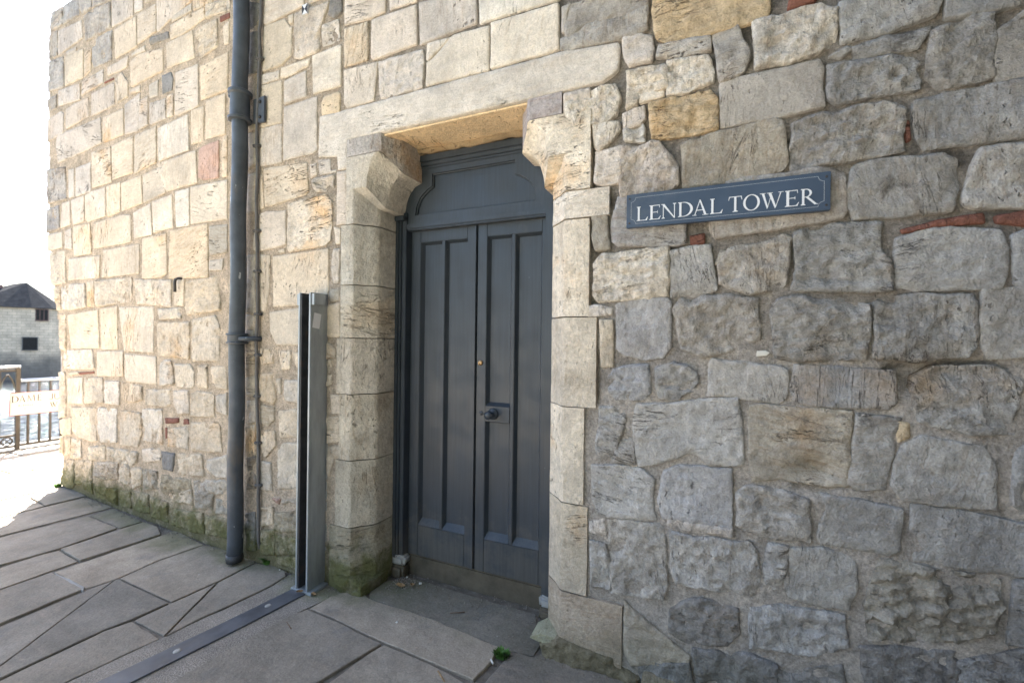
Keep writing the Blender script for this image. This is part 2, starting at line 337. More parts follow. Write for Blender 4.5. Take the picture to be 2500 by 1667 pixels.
# hollows worn or drilled into single stones: X, Z, half width, half height, depth
DENTS = [(.368, 1.022, .075, .040, .055), (.600, 2.474, .013, .012, .03), (.631, 2.435, .018, .013, .02), (-.341, 1.707, .013, .007, .02), (.206, 1.312, .010, .008, .02), (.74, 1.40, .14, .035, .03), (.30, 1.13, .05, .02, .012)]
def piece_geo(pts, relief, seed, depth=.05, proud=None, spacing=None):
    """(verts, faces) of one stone: outline in the wall plane, face swelling towards -Y, sides running back"""
    amp, bw, na, jit, pr = RELIEF[relief]
    if proud is not None: pr = proud
    xs = [p[0] for p in pts]; zs = [p[1] for p in pts]
    size = min(max(xs)-min(xs), max(zs)-min(zs))
    bw = min(bw, size*.22); jit = min(jit, size*.04)
    step = spacing or (.020, .015, .0125, .0115)[relief]
    step = max(.006, min(step, size*.3))
    bd = resample(pts, step, jit, seed); nb = len(bd)
    A = np.array([(p.x, p.y) for p in bd]); B = np.roll(A, -1, 0); AB = B-A; L2 = np.maximum((AB**2).sum(1), 1e-12)
    def dist(Q):
        t = np.clip(((Q[:, None, :]-A[None])*AB[None]).sum(2)/L2[None], 0, 1)
        return np.sqrt((((A[None]+AB[None]*t[..., None])-Q[:, None, :])**2).sum(2).min(1))
    def inside(Q):
        y = Q[:, 1][:, None]; c = (A[None, :, 1] > y) != (B[None, :, 1] > y)
        with np.errstate(divide='ignore', invalid='ignore'):
            xi = (B[:, 0]-A[:, 0])[None]*(y-A[None, :, 1])/(B[:, 1]-A[:, 1])[None]+A[None, :, 0]
        return ((c & (Q[:, 0][:, None] < xi)).sum(1) % 2) == 1
    rs = np.random.RandomState(int(seed*1000) % 99991)
    T = B-np.roll(A, 1, 0); N = np.stack([-T[:, 1], T[:, 0]], 1); N /= np.maximum(np.linalg.norm(N, axis=1, keepdims=True), 1e-9)
    ring = A+N*bw*.6; ring = ring[inside(ring)]
    rows = []
    x0, z0 = A.min(0); x1, z1 = A.max(0); z = z0+step*.5; r = 0
    while z < z1:
        g = np.arange(x0+(step*.5 if r % 2 else 0), x1, step); rows.append(np.stack([g, np.full_like(g, z)], 1)); z += step*.87; r += 1
    G = np.concatenate(rows) if rows else np.zeros((0, 2)); G = G+rs.uniform(-.28, .28, G.shape)*step; G = G[inside(G)]
    V = A; D = np.zeros(nb)
    if len(ring):
        d = dist(ring); k_ = d > bw*.4; V = np.concatenate([V, ring[k_]]); D = np.concatenate([D, d[k_]])
    if len(G):
        d = dist(G); k_ = d > bw*.85; V = np.concatenate([V, G[k_]]); D = np.concatenate([D, d[k_]])
    res = geometry.delaunay_2d_cdt([Vector(p) for p in V], [(i, (i+1) % nb) for i in range(nb)], [list(range(nb))], 1, 1e-7)
    vo, fo = res[0], res[2]; same = len(vo) == len(V)
    if not same: D = dist(np.array([tuple(p) for p in vo]))
    tx, tz = rs.uniform(-.02, .02, 2)*(relief > 0); cx, cz = A.mean(0)
    lay = rs.uniform(18, 34); tilt = rs.uniform(-.5, .5)
    verts = []
    for i, p in enumerate(vo):
        d = D[i]; k = min(d/bw, 1); sh = 1-(1-k)**2.0; x, z = p[0], p[1]
        q = Vector((x*8, seed, z*8))
        h = pr*(.62+.38*sh)
        kk = .55+.45*min(d/(bw*2.2), 1)
        h += amp*(noise.noise(q)*.75+noise.noise(q*2.2)*.35)*kk
        h += na*(noise.fractal(Vector((x*34, seed*3, z*42)), .8, 2.1, 4))*kk
        if relief >= 1:
            bed = noise.noise(Vector((x*2.5+seed, 0, (z+tilt*x)*lay)))
            h += amp*.42*max(-.4, min(.4, bed*2.2))*kk
            ch = noise.noise(Vector((x*11, seed+40, z*11)))
            if ch > .22: h -= amp*1.4*(ch-.22)*3*(1-.6*min(d/(bw*4), 1))
        h += (tx*(x-cx)+tz*(z-cz))*k
        for dx, dz, rx, rz, dd in DENTS:
            e2 = ((x-dx)/rx)**2+((z-dz)/rz)**2
            if e2 < 4: h -= dd*math.exp(-e2*1.3)
        verts.append((x, surf(x)-max(h, -.045), z))
    faces = []
    for f in fo:
        a, b, c = [Vector(verts[i]) for i in f[:3]]
        faces.append(tuple(f) if (b-a).cross(c-a).y < 0 else tuple(f[::-1]))
    if same:
        base = len(verts)
        for i in range(nb): verts.append((verts[i][0], surf(vo[i][0])+depth, verts[i][2]))
        for i in range(nb):
            j = (i+1) % nb; faces.append((i, base+i, base+j, j))
        faces.append(tuple(range(base, base+nb)))
    return verts, faces
def grow(pts, d):
    n = len(pts); out = []
    for i in range(n):
        a, b, c = Vector(pts[i-1]), Vector(pts[i]), Vector(pts[(i+1) % n])
        e1 = (b-a).normalized(); e2 = (c-b).normalized(); n1 = Vector((e1.y, -e1.x)); n2 = Vector((e2.y, -e2.x))
        m_ = (n1+n2); k = d/max(.5, (1+n1.dot(n2))*.5)/max(m_.length, .2) if m_.length > .2 else 0
        out.append(tuple(b+m_.normalized()*min(d*1.6, k*m_.length)))
    return out
def stone_obj(name, pts, col, relief, soot_shade, seed, parent, depth=.05, proud=None, spacing=None):
    v, f = piece_geo(pts, relief, seed, depth, proud, spacing)
    me = mesh_from(name, v, f); o = link(name, me, M['stone'], parent, True); me.set_sharp_from_angle(angle=R(58))
    rnd = random.Random(int(seed*77)+3); k = rnd.uniform(.90, 1.08) if pts[0][0] > -1.9 else rnd.uniform(.95, 1.05); w = rnd.uniform(-.025, .025)
    o.color = (col[0]*k*(1+w), col[1]*k, col[2]*k*(1-w*1.4), soot_shade); o.pass_index = min(relief, 2)
    return o
# ================================================================== THE SETTING: ground, pavement, river
bm = bmesh.new()
vs = [bm.verts.new(p) for p in ((-8.5,-80,-.010),(80,-80,-.010),(80,80,-.010),(-8.5,80,-.010))]; bm.faces.new(vs)
meta(bm_obj('ground', bm, M['bed']), kind='structure')
bm = bmesh.new()
vs = [bm.verts.new(q) for q in ((-8.12,-70,-.004),(-3.2,-70,-.004),(-3.2,-5.56,-.004),(-8.12,-5.56,-.004))]; bm.faces.new(vs)
meta(bm_obj('added_gravel', bm, M['gravel']), kind='structure')  # added, unseen pale gravel sheet bouncing sunlight from the left
bm = bmesh.new()
vs = [bm.verts.new(q) for q in ((-3.19,-70,-.003),(70,-70,-.003),(70,-5.56,-.003),(-3.19,-5.56,-.003))]; bm.faces.new(vs)
meta(bm_obj('added_lawn', bm, M['added_lawn']), kind='structure')  # added, unseen dark sheet that keeps warm bounce off the right
bm = bmesh.new(); box(bm, -8.75, -8.5, -80, 80, -6, .0)
meta(bm_obj('quay_wall', bm, M['quay']), kind='structure')
bm = bmesh.new()
vs = [bm.verts.new(p) for p in ((-66,-400,-3),(-8.6,-400,-3),(-8.6,400,-3),(-66,400,-3))]; bm.faces.new(vs)
meta(bm_obj('river', bm, M['water']), kind='structure')
bm = bmesh.new()
vs = [bm.verts.new(p) for p in ((-3000,-3000,-2.0),(-64.5,-3000,-2.0),(-64.5,3000,-2.0),(-3000,3000,-2.0))]; bm.faces.new(vs)
box(bm, -64.9, -64.5, -400, 400, -6, -2.01)
meta(bm_obj('far_bank', bm, M['farground']), kind='structure')

def slab_obj(pts, parent, seed, depth=.06, lift=0.0):
    bm = bmesh.new(); P = resample(pts, .035, .0045, seed); tz = [random.Random(seed*7+k).uniform(-.006, .006) for k in range(3)]
    cx = sum(p.x for p in P)/len(P); cy = sum(p.y for p in P)/len(P); n = len(P)
    def top(p, k): return (p.x, p.y, lift+tz[0]+tz[1]*(p.x-cx)+tz[2]*(p.y-cy)+k)
    ins = []
    for i, p in enumerate(P):
        t = P[(i+1) % n]-P[i-1]; nn = Vector((-t.y, t.x)).normalized() if t.length else Vector((0, 0)); ins.append(p+nn*.003)
    a = [bm.verts.new(top(p, -.003)) for p in P]; b = [bm.verts.new(top(p, 0)) for p in ins]; c = [bm.verts.new((p.x, p.y, -depth)) for p in P]
    for i in range(n):
        j = (i+1) % n; bm.faces.new((a[i], a[j], b[j], b[i])); bm.faces.new((c[i], c[j], a[j], a[i]))
    bm.faces.new(b); bm.faces.new(c[::-1])
    return bm_obj('slab', bm, M['paving'], parent, auto=20)
pave = meta(empty('pavement'), kind='structure')
SLABS = """-5305,-454 -5309,-137 -5704,-105 -5688,-341
-5317,-129 -5306,146 -5823,197 -5850,168 -5715,-89
-4819,-599 -4767,108 -5262,128 -5279,-157 -5263,-467
-4206,-780 -4160,-469 -4208,-114 -4699,-93 -4770,-613
-4200,-99 -4191,45 -4737,99 -4705,-71
-3817,-896 -3820,-505 -4136,-482 -4159,-546 -4168,-791
-3812,-497 -3782,-36 -3955,29 -4153,37 -4136,-470
-3343,-1036 -3368,-661 -3780,-647 -3786,-905
-3376,-644 -3345,-506 -3374,-272 -3337,1 -3777,63 -3765,-45 -3790,-631
-2905,-1166 -3330,-526 -3341,-652 -3319,-1043
-2818,-1192 -2810,-805 -2781,-698 -2772,-528 -3304,-517 -3318,-524 -2890,-1171
-2771,-516 -2752,-257 -2765,-13 -2878,47 -3099,38 -3319,-9 -3346,-283 -3315,-503
-2555,-1270 -2536,-1068 -2487,-725 -2760,-708 -2797,-811 -2792,-1200
-2489,-702 -2734,-284 -2753,-529 -2759,-697
-2463,-507 -2445,-421 -2414,-154 -2426,-56 -2475,-14 -2619,4 -2727,-30 -2735,-98 -2726,-277 -2477,-701
-2095,-630 -2113,-878 -1988,-1104 -1521,-887 -1549,-615 -1492,-394 -1465,-291 -1594,-284 -1753,-261 -2013,-251 -2052,-318
-1501,-593 -1438,-849 -945,-570 -965,-334 -1186,-304 -1445,-294 -1471,-390
-2011,-233 -1768,-246 -1610,-267 -1451,-277 -1194,-293 -941,-308 -918,-170 -929,-72 -1094,-56 -1340,-26 -1613,-25 -1785,-23 -1886,27 -1959,-36 -1999,-97
-1790,-9 -1617,-18 -1354,-24 -1088,-44 -899,-62 -758,-44 -754,36 -795,103 -866,263 -1359,264 -1660,276 -1815,176 -1834,40
-930,-513 -460,-396 -137,-31 -274,-16 -420,-9 -580,14 -708,0 -758,-60 -837,-63 -866,-95 -891,-303"""
k = 0
for l in SLABS.split('\n'):
    pts = [tuple(int(c)/1000 for c in p.split(',')) for p in l.split()]
    slab_obj(pts, pave, 3.1+k*1.37); k += 1
def ycut(x):
    if x < -2.55: return -.35-.305*(x+5.7)-.014
    if x < -.45: return -1.13+.4516*(x+2.0)
    return -.43+min(1.0, (x+.45)/.35)*.41
bands = [(-5.83,-5.315),(-5.305,-4.79),(-4.78,-4.175),(-4.165,-3.80),(-3.79,-3.345),(-3.335,-2.80),(-2.79,-2.55),(-2.02,-1.53),(-1.52,-.96),(-.95,-.46),(-.45,.15),(.16,.58),(.59,1.04)]
for x0, x1 in bands:
    y0, y1 = ycut(x0), ycut(x1); rnd = random.Random(int(x0*100)); y = None
    ya, yb = y0, y1
    while max(ya, yb) > -5.5:
        L = rnd.uniform(.55, 1.1); na = (y0+y1)/2-.0 if False else min(ya, yb)-L
        slab_obj([(x0, na), (x1, na), (x1, yb), (x0, ya)], pave, 51+k*.73); k += 1
        ya = yb = na-.012
xs = -5.86
rnd = random.Random(5)
while xs > -8.0:                                     # sunny end of the walk, rows run on past the tower
    x0 = max(xs-rnd.uniform(.42, .58), -8.12); y = -5.5+rnd.uniform(0, .5)
    if x0 < -7.9: x0 = -8.12
    while y < 6:
        y1 = y+rnd.uniform(.6, 1.3)
        slab_obj([(x0+.006, y), (xs-.006, y), (xs-.006, y1-.012), (x0+.006, y1-.012)], pave, 90+k*.41).color = (1.5, 1.5, 1.5, 1); k += 1; y = y1  # slab colour raised to boost sunlit brightness and bounce at this end
    xs = x0
bm = bmesh.new(); box(bm, -8.5, -8.13, -40, 40, -.3, .012, .01)
meta(bm_obj('quay_kerb', bm, M['quay']), kind='structure')
bm = bmesh.new(); prism(bm, [(-3.767,-.641),(-3.62,-.664),(-3.42,-.672),(-3.345,-.668),(-3.404,-.641),(-3.57,-.640),(-3.697,-.643)], -.02, .002, 'Z'); rough(bm, .004, 30, 1); bm_obj('mortar_patch', bm, M['fillet'], pave)
# concrete band that carries the flood gate track
bm = bmesh.new(); prism(bm, [(-2.53,-1.065),(-2.62,-3.2),(-2.06,-3.2),(-2.108,-.885),(-2.062,-.32),(-2.005,-.11),(-1.95,.02),(-2.35,.06),(-2.43,-.03),(-2.408,-.155),(-2.436,-.43),(-2.456,-.51)], -.06, -.004, 'Z')
meta(bm_obj('concrete_band', bm, M['conc']), kind='structure')

# ================================================================== THE TOWER WALL
tower = meta(empty('stone_tower', (-2.5, 0, 0)), 'weathered cream and grey limestone tower wall around the dark double door', 'building')
tower.location = (0, 0, 0)
XL = [(-.2,-5.83),(.35,-5.885),(1.36,-5.945),(1.99,-6.13),(2.6,-6.29),(4.82,-6.32)]
def xleft(z):
    for (a, b), (c, d) in zip(XL, XL[1:]):
        if z <= c: return b+(d-b)*(z-a)/(c-a)
    return XL[-1][1]
TOP = 4.80
JL, JR = -1.845, -.741
def prism_y(bm, pts, f0, y1):
    v0 = [bm.verts.new((p[0], f0(p[0]), p[1])) for p in pts]; v1 = [bm.verts.new((p[0], y1, p[1])) for p in pts]; n = len(pts)
    bm.faces.new(v0); bm.faces.new(v1[::-1])
    for i in range(n): bm.faces.new((v0[i], v1[i], v1[(i+1) % n], v0[(i+1) % n]))
bm = bmesh.new()
f0 = lambda x: surf(x)+.075
prism_y(bm, [(xleft(z)+.03, z) for z in (-.3,.35,1.36,1.99,2.6)]+[(-6.29,TOP-.03),(BX,TOP-.03),(BX,-.3)], f0, 6)
prism_y(bm, [(BX,-.3),(BX,TOP-.03),(4.5,TOP-.03),(4.5,-.3),(-.59,-.3),(-.59,2.72),(-1.995,2.72),(-1.995,-.3)], f0, .46)
box(bm, BX, 4.5, .46, 6, -.3, TOP-.03)
box(bm, -4.2, 4.5, .10, 6, TOP-.029, 10.0)  # unseen upper storey, width and height set to shade the ground in front
core = bm_obj('core', bm, M['mortar'], tower)
# mortar face, proud of the core, between and behind the stones
v = []; f = []; idx = {}
def mv(i, j):
    if (i, j) in idx: return idx[(i, j)]
    X = -6.34+i*.03; Z = -.12+j*.03
    q = Vector((X*7, 1.7, Z*7)); q2 = Vector((X*31, 4, Z*31))
    t = max(0, min(1, (X+2.2)/1.6)); rec = -.003+(.013 if Z > 1.9 else .001+.010*max(0, (Z-1.3)/.6))*t
    y = surf(X)+rec+noise.noise(q*.7)*(.004+.007*t)+noise.noise(q2)*(.003+.001*t)
    if any(((X-a_)/(c_+.03))**2+((Z-b_)/(d_+.03))**2 < 1 for a_, b_, c_, d_, e_ in DENTS if e_ > .025 and c_ > .05): y += .05
    if abs(X+.50+.012*math.sin(Z*9)) < .017 and 1.20 < Z < 2.52: y += .03
    idx[(i, j)] = len(v); v.append((X, y, Z)); return idx[(i, j)]
ni, nj = int((1.2+6.34)/.03), int((TOP+.1)/.03)
for i in range(ni):
    for j in range(nj):
        X = -6.34+(i+.5)*.03; Z = -.12+(j+.5)*.03
        if X < xleft(Z)+.035 or (-2.0 < X < -.58 and Z < 2.71): continue
        f.append((mv(i, j), mv(i+1, j), mv(i+1, j+1), mv(i, j+1)))
link('mortar', mesh_from('mortar', v, f), M['mortar'], tower, True)
